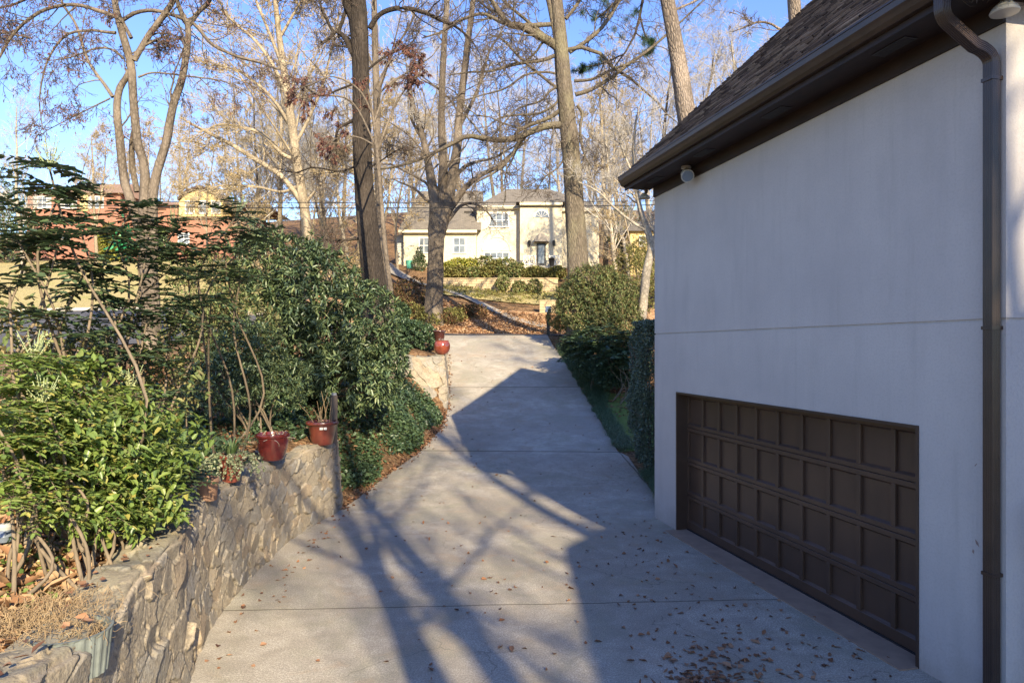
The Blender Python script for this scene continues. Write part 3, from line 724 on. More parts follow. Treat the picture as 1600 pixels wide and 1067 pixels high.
def hip(H, name, xa, xb, ya, yb, z0, za, ra, rb, mat, oh=.4):
    """hip roof; ridge from ra to rb at mid depth"""
    xa -= oh; xb += oh; ya -= oh; yb += oh; ym = (ya+yb)/2
    A = [(xa, ya, z0), (xb, ya, z0), (xb, yb, z0), (xa, yb, z0), (ra, ym, za), (rb, ym, za)]
    me = bpy.data.meshes.new(name); fs = [(0, 1, 5, 4), (1, 2, 5), (2, 3, 4, 5), (3, 0, 4), (0, 3, 2, 1)]
    me.from_pydata(A, [], fs); me.update(); uv = me.uv_layers.new(name='UVMap')
    for p in me.polygons:
        n = p.normal; ex = Vector((0, 0, 1)).cross(n); ex = ex.normalized() if ex.length > .01 else Vector((1, 0, 0)); ey = n.cross(ex)
        for li in p.loop_indices:
            v = me.vertices[me.loops[li].vertex_index].co; uv.data[li].uv = (v.dot(ex), v.dot(ey))
    return link(name, me, mat, H.root)
# --- cream house
H = House('cream brick house with hipped roofs and arched entry on the rise beyond the street', 65, 745, 10.4)
zE = H.z(327); zE1 = H.z(366)+.6
def block(H, name, px0, px1, y0, y1, z0, z1, mat): 
    return MB().box(H.x(px0), H.x(px1), y0, y1, z0, z1).build(name, mat, H.root)
block(H, 'wall', 745, 812, 0, 9, -1, zE, M_cream)
block(H, 'wall', 812.3, 877, -.9, 9, -1, zE+.15, M_cream)
block(H, 'wall', 877.3, 936, 0, 9, -1, zE-.25, M_cream)
block(H, 'wall', 632, 744.6, -.5, 7.5, -1, zE1-.6, M_cream)
MB().box(H.x(617), H.x(631.8), .5, 7.5, -1, zE1-.6).build('side_wall', M_siding, H.root)
sl = MB()
for k in range(14): sl.prism([(.46, -.2+k*.2), (.50, -.2+k*.2), (.50, -.02+k*.2)], 'x', H.x(617), H.x(631.6))
sl.build('lap_siding', M_siding, H.root)
MB().box(H.x(621), H.x(629), .40, .455, -.4, H.z(388)).build('garage_door', M_creamtrim, H.root)
for (a, b, y, z) in ((744, 811.8, -.35, zE), (811.9, 877.5, -1.3, zE+.15), (877.6, 940, -.35, zE-.25)):
    MB().box(H.x(a)-.0, H.x(b)+.0, y, y+.42, z, z+.28).build('cornice', M_creamtrim, H.root)
MB().box(H.x(625), H.x(746), -.95, -.5, zE1-.6, zE1-.36).build('cornice', M_creamtrim, H.root)
hip(H, 'roof', H.x(745), H.x(938), .2, 9, zE+.1, H.z(278), H.x(792), H.x(862), M_fshingle)
hip(H, 'roof', H.x(812), H.x(877), -.9, 4, zE+.43, zE+2.2, H.x(842), H.x(847), M_fshingle, .35)
hip(H, 'roof', H.x(632), H.x(744), -.5, 9, zE1-.36, H.z(283), H.x(646), H.x(752), M_fshingle, .45)
MB().box(H.x(724), H.x(744), 1.2, 1.25+2, H.z(348), H.z(326)).build('dormer', M_fshingle, H.root)
MB().box(H.x(727), H.x(740), 1.1, 1.19, H.z(346), H.z(330)).build('dormer_window', M_black, H.root)
window(H, 766, 794, 334, 354, 0, 3, 2)
window(H, 657, 670, 374, 396, -.5); window(H, 710, 727, 374, 396, -.5)
def arch(H, cx, r, zc, y, name, mat, th=.08, inner=0.0, parent=None, fill=False, squash=1.0):
    m = MB(); n = 20; out = [(cx+r*math.cos(math.pi*i/n), zc+squash*r*math.sin(math.pi*i/n)) for i in range(n+1)]
    if inner:
        inn = [(cx+inner*math.cos(math.pi*i/n), zc+squash*inner*math.sin(math.pi*i/n)) for i in range(n+1)]
        for i in range(n): m.prism([out[i], out[i+1], inn[i+1], inn[i]], 'y', y-th, y-.002)
    else: m.prism(out, 'y', y-th, y-.002)
    return m.build(name, mat, parent or H.root)
arch(H, H.x(845.5), .62, H.z(343), -.9, 'fan_window', M_glassb, .03)
aw = arch(H, H.x(845.5), .74, H.z(343), -.9, 'fan_window_frame', M_white, .08, .62)
m = MB()
for k in range(1, 6):
    a = math.pi*k/6; c = H.x(845.5); m.tube([(c, -.95, H.z(343)), (c+.62*math.cos(a), -.95, H.z(343)+.62*math.sin(a))], .02, 5)
m.build('glazing_bar', M_white, aw)
arch(H, H.x(776), 1.25, H.z(392), 0, 'arched_window', M_creamtrim, .03); arch(H, H.x(776), 1.38, H.z(392), 0, 'arched_window_frame', M_creamtrim, .09, 1.25)
window(H, 757, 795, 395, 412, 0, 4, 2)
# entry: arched fabric hood and glazed door
arch(H, H.x(845), .82, H.z(382), -.9, 'door_surround', M_creamtrim, .10, .70)
arch(H, H.x(845), .69, H.z(381), -.9, 'entry_canopy', mat_plain('grey canopy cloth', (.30, .27, .24), None, 4, .8), .7)
d = MB().box(H.x(838), H.x(852), -.96, -.91, -.02, H.z(382)).build('door', M_black, H.root)
MB().box(H.x(840.5), H.x(849.5), -.985, -.965, .25, H.z(385)).build('door_glass', M_glassb, d)
for px in (826.5, 864.5): MB().lathe([(.04, -.25), (.12, -.18), (.15, .2), (.05, .3)], 8, (H.x(px), -1.08, H.z(383))).build('wall_lamp', M_black, H.root)
st_ = MB()
for k in range(3): st_.box(H.x(836)-.0, H.x(856), -2.6+k*.35, -2.6+(k+1)*.35, -.9, -.55+k*.17)
st_.box(H.x(818), H.x(872), -1.55, -.902, -1, -.03); st_.build('front_steps', M_kerb, H.root)
for (a, b) in ((818, 836), (857, 872)):
    r_ = MB(); x0, x1 = H.x(a), H.x(b); y = -1.6
    r_.box(x0, x1, y-.03, y+.03, .82, .88); r_.box(x0, x1, y-.03, y+.03, .08, .14)
    n = 2
    for k in range(n+1): c = x0+(x1-x0)*k/n; r_.box(c-.035, c+.035, y-.036, y+.036, -.03, .92)
    for k in range(n):
        c0 = x0+(x1-x0)*k/n; c1 = x0+(x1-x0)*(k+1)/n; r_.tube([(c0, y, .14), (c1, y, .82)], .025, 5); r_.tube([(c0, y, .82), (c1, y, .14)], .025, 5)
    r_.build('porch_railing', M_white, H.root)
MB().tube([(H.x(811), -.12, zE), (H.x(811), -.12, -.5)], .05, 6).build('downspout', M_creamtrim, H.root)
# its garden retaining wall (pale)
def low_wall(px0, px1, pyt, pyb, Y, label):
    a = PX(px0, pyb, Y); b = PX(px1, pyt, Y); x0, x1 = a[0], b[0]; z0 = a[2]-.6; z1 = b[2]; rng = random.Random(4)
    root = empty('garden_wall', ((x0+x1)/2, Y, z0), 0, label, 'garden wall'); hw = (x1-x0)/2; h = z1-z0
    m = MB(); zz = 0; r_ = 0
    while zz < h-.1:
        s = -hw-(.4 if r_ % 2 else 0)
        while s < hw:
            e = min(s+.78, hw); 
            if e-max(s, -hw) > .05: m.bbox(max(s, -hw), e-.012, -.02-rng.random()*.02, .3, zz, zz+.19, .012)
            s += .79
        zz += .2; r_ += 1
    m.build('block_courses', M_block, root)
    MB().bbox(-hw-.03, hw+.03, -.08, .34, zz, zz+.08, .015).build('coping', M_block, root)
M_block = mat_plain('buff blockwork', (.46, .36, .23), (.36, .28, .17), 2, .85, .3, .4, 30)
low_wall(692, 872, 437, 455, 56.5, 'long buff block garden wall below the cream house')
low_wall(843, 868, 470, 480, 47, 'short buff block wall beside the mailbox')
# --- brick house
H = House('red brick two-storey house with brown roof and yellow gambrel dormer at far left', 70, 120, 11.9)
zE = H.z(303)
block(H, 'wall', 42, 188, 0, 10, -1.5, zE, M_brickr)
block(H, 'wall', 188.3, 268, 1.2, 9, -1.5, H.z(318), M_brickr)
block(H, 'wall', 268.3, 402, -.3, 9, -1.5, H.z(343), M_brickr)
hip(H, 'roof', H.x(42), H.x(188), 0, 10, zE, H.z(270), H.x(108), H.x(170), M_rshingle, .45)
hip(H, 'roof', H.x(188), H.x(404), 1.0, 9, H.z(318), H.z(300), H.x(210), H.x(385), M_rshingle, .3)
hip(H, 'roof', H.x(268), H.x(402), -.3, 3, H.z(343), H.z(336), H.x(275), H.x(395), M_rshingle, .3)
# gambrel dormer
gx0, gx1, gxm = H.x(279), H.x(347), H.x(313)
gam = [(gx0, H.z(338)), (gx0, H.z(314)), (gx0+.9, H.z(301)), (gxm, H.z(294)), (gx1-.9, H.z(301)), (gx1, H.z(314)), (gx1, H.z(338))]
MB().prism(gam, 'y', .1, 6).build('dormer', M_yellow, H.root)
rf_ = MB()
for i in range(1, 5):
    (a, b), (c, d) = gam[i], gam[i+1]; rf_.prism([(a, b+.01), (c, d+.01), (c, d+.25), (a, b+.25)], 'y', -.3, 6.1)
rf_.build('dormer_roof', M_rshingle, H.root)
for (a, b) in ((290, 302), (311, 323), (331, 343)): window(H, a, b, 315, 333, .1, 2, 2)
for (a, b) in ((60, 73), (102, 113), (143, 155)):
    window(H, a, b, 308, 325, 0)
    MB().box(H.x(b)+.12, H.x(b)+.5, -.05, -.004, H.z(326), H.z(307)).build('shutter', M_siding, H.root)
    MB().box(H.x(a)-.5, H.x(a)-.12, -.05, -.004, H.z(326), H.z(307)).build('shutter', M_siding, H.root)
for (a, b) in ((60, 68), (97, 109), (150, 160), (240, 250), (282, 297)): window(H, a, b, 366, 382, 1.2 if a == 240 else (0 if a < 200 else -.3))
block(H, 'bay_panel', 126, 138, -.12, -.005, H.z(330), H.z(304), M_yellow)
# --- grey roofed house glimpsed on the right
H = House('small brown house with grey roof glimpsed through trees beside the garage eave', 62, 1010, 8.6)
block(H, 'wall', 985, 1075, 0, 7, -1, H.z(362), M_yellow)
hip(H, 'roof', H.x(985), H.x(1075), 0, 7, H.z(362), H.z(335), H.x(1005), H.x(1055), M_fshingle, .4)
window(H, 1000, 1008, 370, 384, 0)

# ------------------------------------------------------------------ pots, post, mailbox and other small things
rng0 = np.random.default_rng(7)
def pot(name, px, py, Y, r, h, prof, mat, label, zadd=0.0, scale_n=28):
    c = PX(px, py, Y); t = empty(name, (c[0], c[1], c[2]), 0, label, 'plant pot')
    m = MB(); m.lathe([(p*r, q*h) for p, q in prof], scale_n)
    o = m.build('pot_body', mat, t, True)
    return t, o
bowl = [(.62, 0), (.66, .02), (.80, .18), (.93, .45), (.99, .72), (1.0, .84), (1.07, .87), (1.09, .93), (1.06, .99), (.97, 1.0), (.94, .93), (.90, .85), (.3, .84)]
tall = [(.62, 0), (.68, .04), (.80, .4), (.90, .8), (.96, .86), (1.05, .88), (1.07, .95), (1.03, 1.0), (.93, 1.0), (.90, .9), (.3, .88)]
rnd_ = [(.45, 0), (.52, .02), (.78, .15), (.97, .4), (1.0, .6), (.92, .82), (.80, .94), (.86, .985), (.84, 1.0), (.76, .97), (.72, .88), (.3, .86)]
def soil(t, r, z): MB().lathe([(r, 0), (r*.5, .02), (.01, .03)], 20, (0, 0, z)).build('soil', M_soil, t, True)
P4, b4 = pot('plant_pot', 503.5, 694, 11.9, .262, .40, tall, M_redglaze, 'red glazed pot holding bare stems at the end of the stone wall'); soil(P4, .235, .36)
lb = MB(); lb.box(.02, .075, -.232, -.222, .275, .315).box(.09, .14, -.238, -.226, .278, .318).build('price_sticker', M_white, P4)
P3, b3 = pot('plant_pot', 426, 718, 9.9, .22, .38, bowl, M_darkglaze, 'dark red glazed bowl pot with dead twigs on the stone wall'); soil(P3, .2, .33)
P2, b2 = pot('plant_pot', 361, 752, 8.3, .15, .33, tall, M_redglaze, 'small red glazed pot overflowing with trailing ivy and strap leaves on the wall'); soil(P2, .13, .30)
P1, b1 = pot('plant_pot', 324, 781, 7.4, .115, .24, [(.8, 0), (.84, .02), (.95, .8), (.97, .82), (1.05, .84), (1.05, 1), (.95, 1), (.93, .86), (.2, .8)], M_terra, 'plain weathered clay pot, nearest on the stone wall'); soil(P1, .1, .2)
P5, b5 = pot('plant_pot', 690.5, 554, 22.4, .27, .46, rnd_, M_orglaze, 'round orange red glazed pot at the corner of the far stone wall'); soil(P5, .19, .4)
P6, b6 = pot('plant_pot', 686.5, 533, 23.6, .22, .36, tall, M_brglaze, 'brown glazed pot just behind the round orange red one'); soil(P6, .19, .32)
# galvanised planter half buried at the wall top
c = PX(108, 1008, 4.05)
gp_ = empty('metal_planter', (c[0]-.05, c[1]+.10, .96), 0, 'ribbed galvanised planter filled with dead straw at the near end of the stone wall', 'planter')
m = MB(); n = 96; vs = []; fs = []
for j, (r, z) in enumerate([(.19, 0), (.215, .25), (.222, .262), (.205, .262), (.2, .2)]):
    for i in range(n):
        rr = r+(.004 if (i % 4) in (0, 1) else -.002)*(1 if j < 2 else 0); a = 2*math.pi*i/n; vs.append((rr*math.cos(a), rr*math.sin(a), z))
for j in range(4):
    for i in range(n): fs.append((j*n+i, j*n+(i+1) % n, (j+1)*n+(i+1) % n, (j+1)*n+i))
m.add(vs, fs).build('ribbed_bucket', M_galv, gp_); MB().lathe([(.2, 0), (.1, .03), (.01, .05)], 20, (0, 0, .2)).build('soil', M_soil, gp_, True)
# post behind the red pot
c = PX(521, 690, 12.35)
po = empty('wooden_post', (c[0], c[1], 1.0), 0, 'short weathered wooden post standing behind the red glazed pot', 'post')
MB().tube([(0, 0, 0), (.0, 0, .5), (.01, 0, .98), (.01, 0, 1.05)], [.075, .07, .068, .055], 12).build('post_shaft', M_wood, po, True)
MB().tube([(.01, 0, 1.052), (.01, 0, 1.09)], [.05, .045], 12).build('post_cap', M_siding, po, True)
# glass globe lamp on the left bed
c = PX(8, 812, 5.3)
gl = empty('garden_lamp', (c[0], c[1], 1.42), 0, 'round clear garden light lying in leaf litter at the left edge', 'garden light')
MB().lathe([(.01, -.06), (.05, -.045), (.068, 0), (.05, .045), (.02, .055)], 20, (0, 0, .05)).build('glass_globe', M_glass, gl, True)
MB().lathe([(.045, .0), (.05, .03), (.03, .05)], 16, (0, 0, .09)).build('lamp_cap', M_siding, gl, True)
MB().tube([(0, 0, -.12), (0, 0, .0)], .012, 8).build('stake', M_black, gl, True)
# mailbox
c = PX(856.5, 516, 33.4); zg = gz(c[0], c[1])
mb = empty('mailbox', (c[0], c[1], zg), 0, 'mailbox with white paper box on a black post at the driveway end', 'mailbox')
MB().bbox(-.07, .07, -.07, .07, 0, 1.12, .01).build('post', M_black, mb)
m = MB(); pr = [(-.10, .78), (.10, .78), (.10, .93)]+[(.10*math.cos(math.pi*k/8), .93+.10*math.sin(math.pi*k/8)) for k in range(1, 8)]+[(-.10, .93)]
m.prism(pr, 'y', -.36, -.075).build('letter_box', M_black, mb)
MB().bbox(-.13, .15, -.10, .2, 1.13, 1.42, .02).build('paper_box', M_white, mb)
# tiny turquoise pot by the cream house
c = PX(640, 416, 63); tp = empty('plant_pot', (c[0], c[1], c[2]-.3), 0, 'turquoise pot beside the conical shrub at the cream house', 'plant pot')
MB().lathe([(.22, 0), (.30, .3), (.36, .75), (.38, .8), (.3, .8)], 16).build('pot_body', M_turq, tp, True)
c = PX(862, 414, 62.8); tp = empty('plant_pot', (c[0], c[1], c[2]-.1), 0, 'dark pot on the porch of the cream house', 'plant pot')
MB().lathe([(.2, 0), (.28, .7), (.3, .72), (.2, .72)], 12).build('pot_body', M_black, tp, True)
# power lines
for (pa, pb, sag, lab) in (((-60, 310), (1040, 314), 5, 'upper thin power line crossing in front of the far houses'), ((-60, 317), (1040, 320), 7, 'lower thicker power line crossing in front of the far houses')):
    a = PX(pa[0], pa[1], 36); b = PX(pb[0], pb[1], 36); pts = []
    for k in range(25):
        t = k/24; p = a*(1-t)+b*t; p[2] -= sag*.033*4*t*(1-t); pts.append(tuple(p))
    o = MB().tube(pts, .017 if 'upper' in lab else .024, 5).build('power_line', M_cable, None, True); tag(o, lab, 'power line')

# ------------------------------------------------------------------ branch machinery
def resample(pts, rad, n):
    """smooth polyline (Catmull-Rom) resampled to n points"""
    P = np.array(pts, float); r = np.array(rad, float)
    Q = np.concatenate([[2*P[0]-P[1]], P, [2*P[-1]-P[-2]]])
    out = []; rr = []; m = len(P)-1
    for i in range(m):
        for t in np.linspace(0, 1, 9)[:-1]:
            p0, p1, p2, p3 = Q[i], Q[i+1], Q[i+2], Q[i+3]
            out.append(.5*((2*p1)+(-p0+p2)*t+(2*p0-5*p1+4*p2-p3)*t*t+(-p0+3*p1-3*p2+p3)*t**3)); rr.append(r[i]*(1-t)+r[i+1]*t)
    out.append(P[-1]); rr.append(r[-1]); out = np.array(out); rr = np.array(rr)
    c = np.concatenate([[0], np.cumsum(np.linalg.norm(np.diff(out, axis=0), axis=1))]); u = np.linspace(0, c[-1], n)
    return np.stack([np.interp(u, c, out[:, k]) for k in range(3)], -1), np.interp(u, c, rr)
def norm(a): return a/np.maximum(np.linalg.norm(a, axis=-1, keepdims=True), 1e-9)
def sprout(P, Rr, m, rng, t0=.25, t1=1.0, ang=45, lr=.6, n=6, wig=.18, up=.1, rr=.55, lmin=.0, Lfix=None, taper=.25, flat=0.0):
    B, n0, _ = P.shape
    t = rng.uniform(t0, t1, (B, m)); x = t*(n0-1); i = np.minimum(x.astype(int), n0-2); f = (x-i)[..., None]
    bi = np.arange(B)[:, None]
    base = P[bi, i]*(1-f)+P[bi, i+1]*f; tan = norm(P[bi, i+1]-P[bi, i])
    rb = Rr[bi, i]*(1-f[..., 0])+Rr[bi, i+1]*f[..., 0]
    Lp = np.linalg.norm(np.diff(P, axis=1), axis=2).sum(1)[:, None]
    L_ = (Lp*lr*(1.05-.55*t)*rng.uniform(.6, 1.25, (B, m))) if Lfix is None else Lfix*rng.uniform(.5, 1.3, (B, m))*(1.1-.4*t)
    L_ = np.maximum(L_, lmin)
    rv = norm(rng.normal(size=(B, m, 3))); rv[..., 2] *= (1-flat)
    pr = norm(rv-(rv*tan).sum(-1, keepdims=True)*tan); a = np.radians(ang)*rng.uniform(.6, 1.3, (B, m))[..., None]
    d = norm(tan*np.cos(a)+pr*np.sin(a)+np.array([0, 0, up]))
    d = d.reshape(-1, 3); base = base.reshape(-1, 3); L_ = L_.reshape(-1); rb = rb.reshape(-1)
    out = [base]; step = (L_/(n-1))[:, None]; cur = base
    drift = rng.normal(size=d.shape)*wig*.5
    for k in range(n-1):
        d = norm(d+rng.normal(size=d.shape)*wig+drift*.35+np.array([0, 0, up*.35])); cur = cur+d*step; out.append(cur)
    Pn = np.stack(out, 1); r0 = np.minimum(rb*.8, np.maximum(rb*rr, .003))*rng.uniform(.7, 1.05, rb.shape)
    Rn = r0[:, None]*np.linspace(1, taper, n)[None]
    return Pn, Rn
def tubes(P, Rr, k):
    """vectorised tubes for (B,n,3) polylines -> V,F"""
    B, n, _ = P.shape
    T = np.empty_like(P); T[:, 1:-1] = P[:, 2:]-P[:, :-2]; T[:, 0] = P[:, 1]-P[:, 0]; T[:, -1] = P[:, -1]-P[:, -2]; T = norm(T)
    up = np.where(np.abs(T[:, :1, 2:3]) < .8, np.array([0, 0, 1.0]), np.array([1.0, 0, 0])); up = np.broadcast_to(up, T.shape)
    A = norm(np.cross(T, up)); Bv = np.cross(T, A)
    an = np.arange(k)*2*np.pi/k
    V = P[:, :, None]+(A[:, :, None]*np.cos(an)[None, None, :, None]+Bv[:, :, None]*np.sin(an)[None, None, :, None])*Rr[:, :, None, None]
    i = np.arange(B)[:, None, None]*n*k+np.arange(n-1)[None, :, None]*k; j = np.arange(k)[None, None]
    F = np.stack([i+j, i+(j+1) % k, i+k+(j+1) % k, i+k+j], -1).reshape(-1, 4)
    return V.reshape(-1, 3), F
def cat(parts):
    V = []; F = []; o = 0
    for v, f in parts: V.append(v); F.append(f+o); o += len(v)
    return np.concatenate(V), np.concatenate(F)
def trunk_mesh(polys, k=14, n=26, flare=1.0, seed=0, rough=.06):
    rng = np.random.default_rng(seed); parts = []
    out = []
    for pi, (pts, rad) in enumerate(polys):
        p, r = resample(pts, rad, n); v, f = tubes(p[None], r[None], k)
        a = np.tile(np.arange(k)*2*np.pi/k, n); z = np.repeat(np.arange(n), k)
        rep = np.repeat(p, k, 0); rad_ = 1+rough*(np.sin(a*3+z*.35+seed)+.6*np.sin(a*5-z*.6+pi)+rng.normal(0, .35, len(a)))
        v = rep+(v-rep)*rad_[:, None]; parts.append((v, f)); out.append((p, r))
    V, F = cat(parts); return V, F, out
# ---- leaves
def leaf_geo(C, D, U, Lg, Wd, fold=.25, droop=.0, shape='oval'):
    """C base, D direction, U up hint, Lg length (N,), Wd width; two folded quads per leaf"""
    D = norm(D); S = norm(np.cross(D, U)); Nn = np.cross(S, D); Lg = np.broadcast_to(np.asarray(Lg, float), (len(C),))[:, None]; Wd = np.broadcast_to(np.asarray(Wd, float), (len(C),))[:, None]
    tip = C+D*Lg-Nn*Lg*droop
    if shape == 'oval': a, b, wa, wb = .28, .68, .42, .40
    elif shape == 'blade': a, b, wa, wb = .3, .75, .5, .30
    else: a, b, wa, wb = .22, .60, .50, .42
    dz = Nn*Wd*fold
    l1 = C+D*Lg*a+S*Wd*wa+dz-Nn*Lg*droop*.1; l2 = C+D*Lg*b+S*Wd*wb+dz-Nn*Lg*droop*.5
    r1 = C+D*Lg*a-S*Wd*wa+dz-Nn*Lg*droop*.1; r2 = C+D*Lg*b-S*Wd*wb+dz-Nn*Lg*droop*.5
    V = np.stack([C, l1, l2, tip, r2, r1], 1).reshape(-1, 3); i = np.arange(len(C))[:, None]*6
    F = np.concatenate([i+np.array([[0, 3, 2, 1]]), i+np.array([[0, 5, 4, 3]])]); return V, F
def holly_geo(C, D, U, Lg, Wd):
    """spiny leaflet: lozenge with side teeth, 4 quads"""
    D = norm(D); S = norm(np.cross(D, U)); N_ = np.cross(S, D); Lg = np.asarray(Lg)[:, None]; Wd = np.asarray(Wd)[:, None]
    prof = [(0, .12), (.12, .38), (.26, .30), (.38, .50), (.52, .33), (.66, .36), (.80, .16), (1, .0)]
    mid = [C+D*Lg*t for t, _ in prof]; up = N_*Wd*.18
    Ls = [C+D*Lg*(t+.02)+S*Wd*w+up for t, w in prof]; Rs = [C+D*Lg*(t+.02)-S*Wd*w+up for t, w in prof]
    k = len(prof); V = np.stack(mid+Ls+Rs, 1).reshape(-1, 3); i = np.arange(len(C))[:, None]*(3*k); F = []
    for q in range(k-1):
        F.append(i+np.array([[q, q+1, k+q+1, k+q]])); F.append(i+np.array([[q, 2*k+q, 2*k+q+1, q+1]]))
    return V, np.concatenate(F)
def rand_dir(n, rng, up=0.0, flat=1.0):
    d = rng.normal(size=(n, 3)); d[:, 2] = d[:, 2]*flat+up; return norm(d)
def leaves_on(P, n, rng, Lg, Wd, up=0.0, flat=1.0, shape='oval', fold=.25, droop=.1, t0=.3, jit=.0):
    B, k, _ = P.shape; b = rng.integers(0, B, n); x = rng.uniform(t0, 1, n)*(k-1); i = np.minimum(x.astype(int), k-2); f = (x-i)[:, None]
    C = P[b, i]*(1-f)+P[b, i+1]*f + (rng.normal(size=(n, 3))*jit if jit else 0)
    D = norm(norm(P[b, i+1]-P[b, i])*.5+rand_dir(n, rng, up, flat)); U = rand_dir(n, rng, 1.2)
    return leaf_geo(C, D, U, Lg*rng.uniform(.6, 1.2, n), Wd*rng.uniform(.7, 1.2, n), fold, droop, shape)
# ------------------------------------------------------------------ hero trees
def PXL(seq, Y): return [PX(q[0], q[1], Y+(q[2] if len(q) > 2 else 0)) for q in seq]
def hero(label, Y, trunks, limbs, mt, mtw, seed, lv, name='bare_tree', group=None, k=14, leaves=None, cat_='tree'):
    """trunks/limbs: [(pixel points, pixel radii)], lv: list of dict for sprout levels; last two levels are twigs"""
    rng = np.random.default_rng(seed); sc = Y/FPX
    b = PX(trunks[0][0][0][0], trunks[0][0][0][1], Y); zb = gz(b[0], b[1]); base = np.array([b[0], b[1], zb])
    root = empty(name, base, 0, label, cat_, group)
    tr = []
    for pts, rad in trunks:
        P = PXL(pts, Y); r = [x*sc for x in rad]
        if pts is trunks[0][0]:
            P = [np.array([P[0][0], P[0][1], zb-.25])]+P if P[0][2] > zb+.2 else P; r = ([r[0]*1.35]+r) if len(P) > len(r) else r
        tr.append((np.array(P)-base, r))
    V, F, res = trunk_mesh(tr, k, 34, seed=seed)
    link('trunk', mesh_np('trunk', V, F, True), mt, root)
    lm = []
    for pts, rad in limbs: lm.append((np.array(PXL(pts, Y))-base, [x*sc for x in rad]))
    parts = []; cp = []; cr = []
    if lm:
        V, F, r2 = trunk_mesh(lm, 8, 26, seed=seed+1, rough=.08); parts.append((V, F)); cp += [a for a, _ in r2]; cr += [r for _, r in r2]
        cp = [resample(a, r, 20) for a, r in zip(cp, cr)]; cr = [r for _, r in cp]; cp = [a for a, _ in cp]
    tp = [resample(a, r, 20) for a, r in res]
    Pt = np.stack([a for a, _ in tp]); Rt = np.stack([r for _, r in tp])
    P = np.stack(cp) if cp else Pt; Rr = np.stack(cr) if cr else Rt
    q = dict(lv[0]); mt_ = q.pop('trunk_m', 0); t0t = q.pop('trunk_t0', .5); a, b_ = sprout(P, Rr, rng=rng, **q)
    if mt_:
        q2 = dict(q); q2['m'] = mt_; q2['t0'] = t0t; q2['rr'] = .3; c, d = sprout(Pt, Rt, rng=rng, **q2); a = np.concatenate([a, c]); b_ = np.concatenate([b_, d])
    b_ = np.maximum(b_, .5*sc*np.linspace(1, .6, b_.shape[1])[None]); parts.append(tubes(a, b_, 6)); tw = []
    for i, q in enumerate(lv[1:]):
        a, b_ = sprout(a, b_, rng=rng, **q); b_ = np.maximum(b_, (.36 if i == 0 else .26)*sc)
        tw.append(tubes(a, b_, 4 if i == 0 and len(lv) > 2 else 3))
    V, F = cat(parts); link('branches', mesh_np('branches', V, F, True), mt, root)
    if tw: V, F = cat(tw); link('twigs', mesh_np('twigs', V, F), mtw, root)
    if leaves:
        v, f = leaves_on(a, leaves['n'], rng, leaves['L'], leaves['W'], leaves.get('up', 0), leaves.get('flat', 1), droop=.3)
        link('dry_leaves', mesh_np('dry_leaves', v, f), leaves['mat'], root)
    return root
M_lf_tan = mat_leaf('dry tan leaves', [(.46, .34, .16), (.56, .45, .24), (.40, .28, .13), (.58, .49, .30)], .7, .2, .3)
M_lf_purp = mat_leaf('dry purple brown leaves', [(.10, .045, .045), (.17, .08, .06), (.07, .035, .04), (.26, .13, .08)], .7, .2, .15)
LV = lambda a, b, c: [a, b, c]
# multi-stem tree at left
hero('multi-stemmed smooth barked tree with curled dark leaf remnants at upper left', 20,
 [([(236,505),(234,440),(230,400),(226,350),(226,265),(215,225),(208,156),(205,103),(194,62),(184,25),(178,-10),(172,-80)], [14,12.5,12,9,6.8,6.5,6,6,5.5,5,4.5,3]),
  ([(228,400),(216,350),(200,300),(194,281),(187,219),(183,172),(187,140),(197,122),(204,105)], [10,8,6.5,6.2,6,5.5,5,4.5,3.5]),
  ([(234,420),(238,360),(240,297),(251,250),(259,225),(270,166),(284,125),(292,78),(294,40),(281,15),(270,-30)], [11,8.5,7,6.5,6.2,6,5.2,5,4.2,3.5,2]),
  ([(214,300,.6),(207,260,.6),(206,225,.5),(212,190,.3)], [4.5,4.5,4,3])],
 [([(210,95),(212,90),(237,50),(259,19),(275,-5),(300,-50)], [4.5,4.5,4.5,4.5,4,2]),
  ([(184,28),(150,16),(116,8),(75,14),(40,34),(16,60),(2,85),(-12,110)], [3.2,3,2.8,2.6,2.4,2.1,1.8,1]),
  ([(190,33),(212,20),(244,17),(281,28),(306,40),(331,69),(369,88),(403,97),(437,109)], [3,3,2.8,2.8,2.7,2.6,2.4,2.2,1.6]),
  ([(176,152),(165,135),(137,94),(119,40),(100,10),(88,-20)], [3,2.6,2.3,2,1.8,1]), ([(181,52),(160,50),(140,48),(103,56),(75,94),(62,150),(66,200)], [2.6,2.2,2,1.8,1.4,1.1,.7]),
  ([(193,92),(175,78),(150,76),(110,90),(70,96)], [2,1.6,1.4,1.1,.6]), ([(172,154),(140,170),(100,190),(70,206)], [1.3,1,.8,.5]),
  ([(294,42),(310,20),(328,0),(345,-30)], [4,3.4,3,2]), ([(216,121),(240,114),(290,119),(350,128),(390,150)], [1.6,1.4,1.3,1,.6]),
  ([(205,60),(180,10),(160,-40)], [3,2.4,1.5]), ([(225,72),(245,62),(268,54)], [2,1.6,1]), ([(50,60),(25,55),(0,52)], [1.2,1,.6]), ([(140,0),(70,-10),(20,8),(-10,14)], [2,1.8,1.8,1])],
 M_bark_smooth, M_twig, 11, [dict(m=12, lr=.42, ang=48, n=9, wig=.14, up=-.02, rr=.4, trunk_m=3, t0=.15), dict(m=6, lr=.45, ang=50, n=7, wig=.16, up=-.05, rr=.5, lmin=.3), dict(m=4, lr=.5, ang=50, n=5, wig=.18, up=-.08, rr=.6, lmin=.2)],
 leaves=dict(n=3800, L=.10, W=.028, up=-1.6, mat=M_lf_purp))
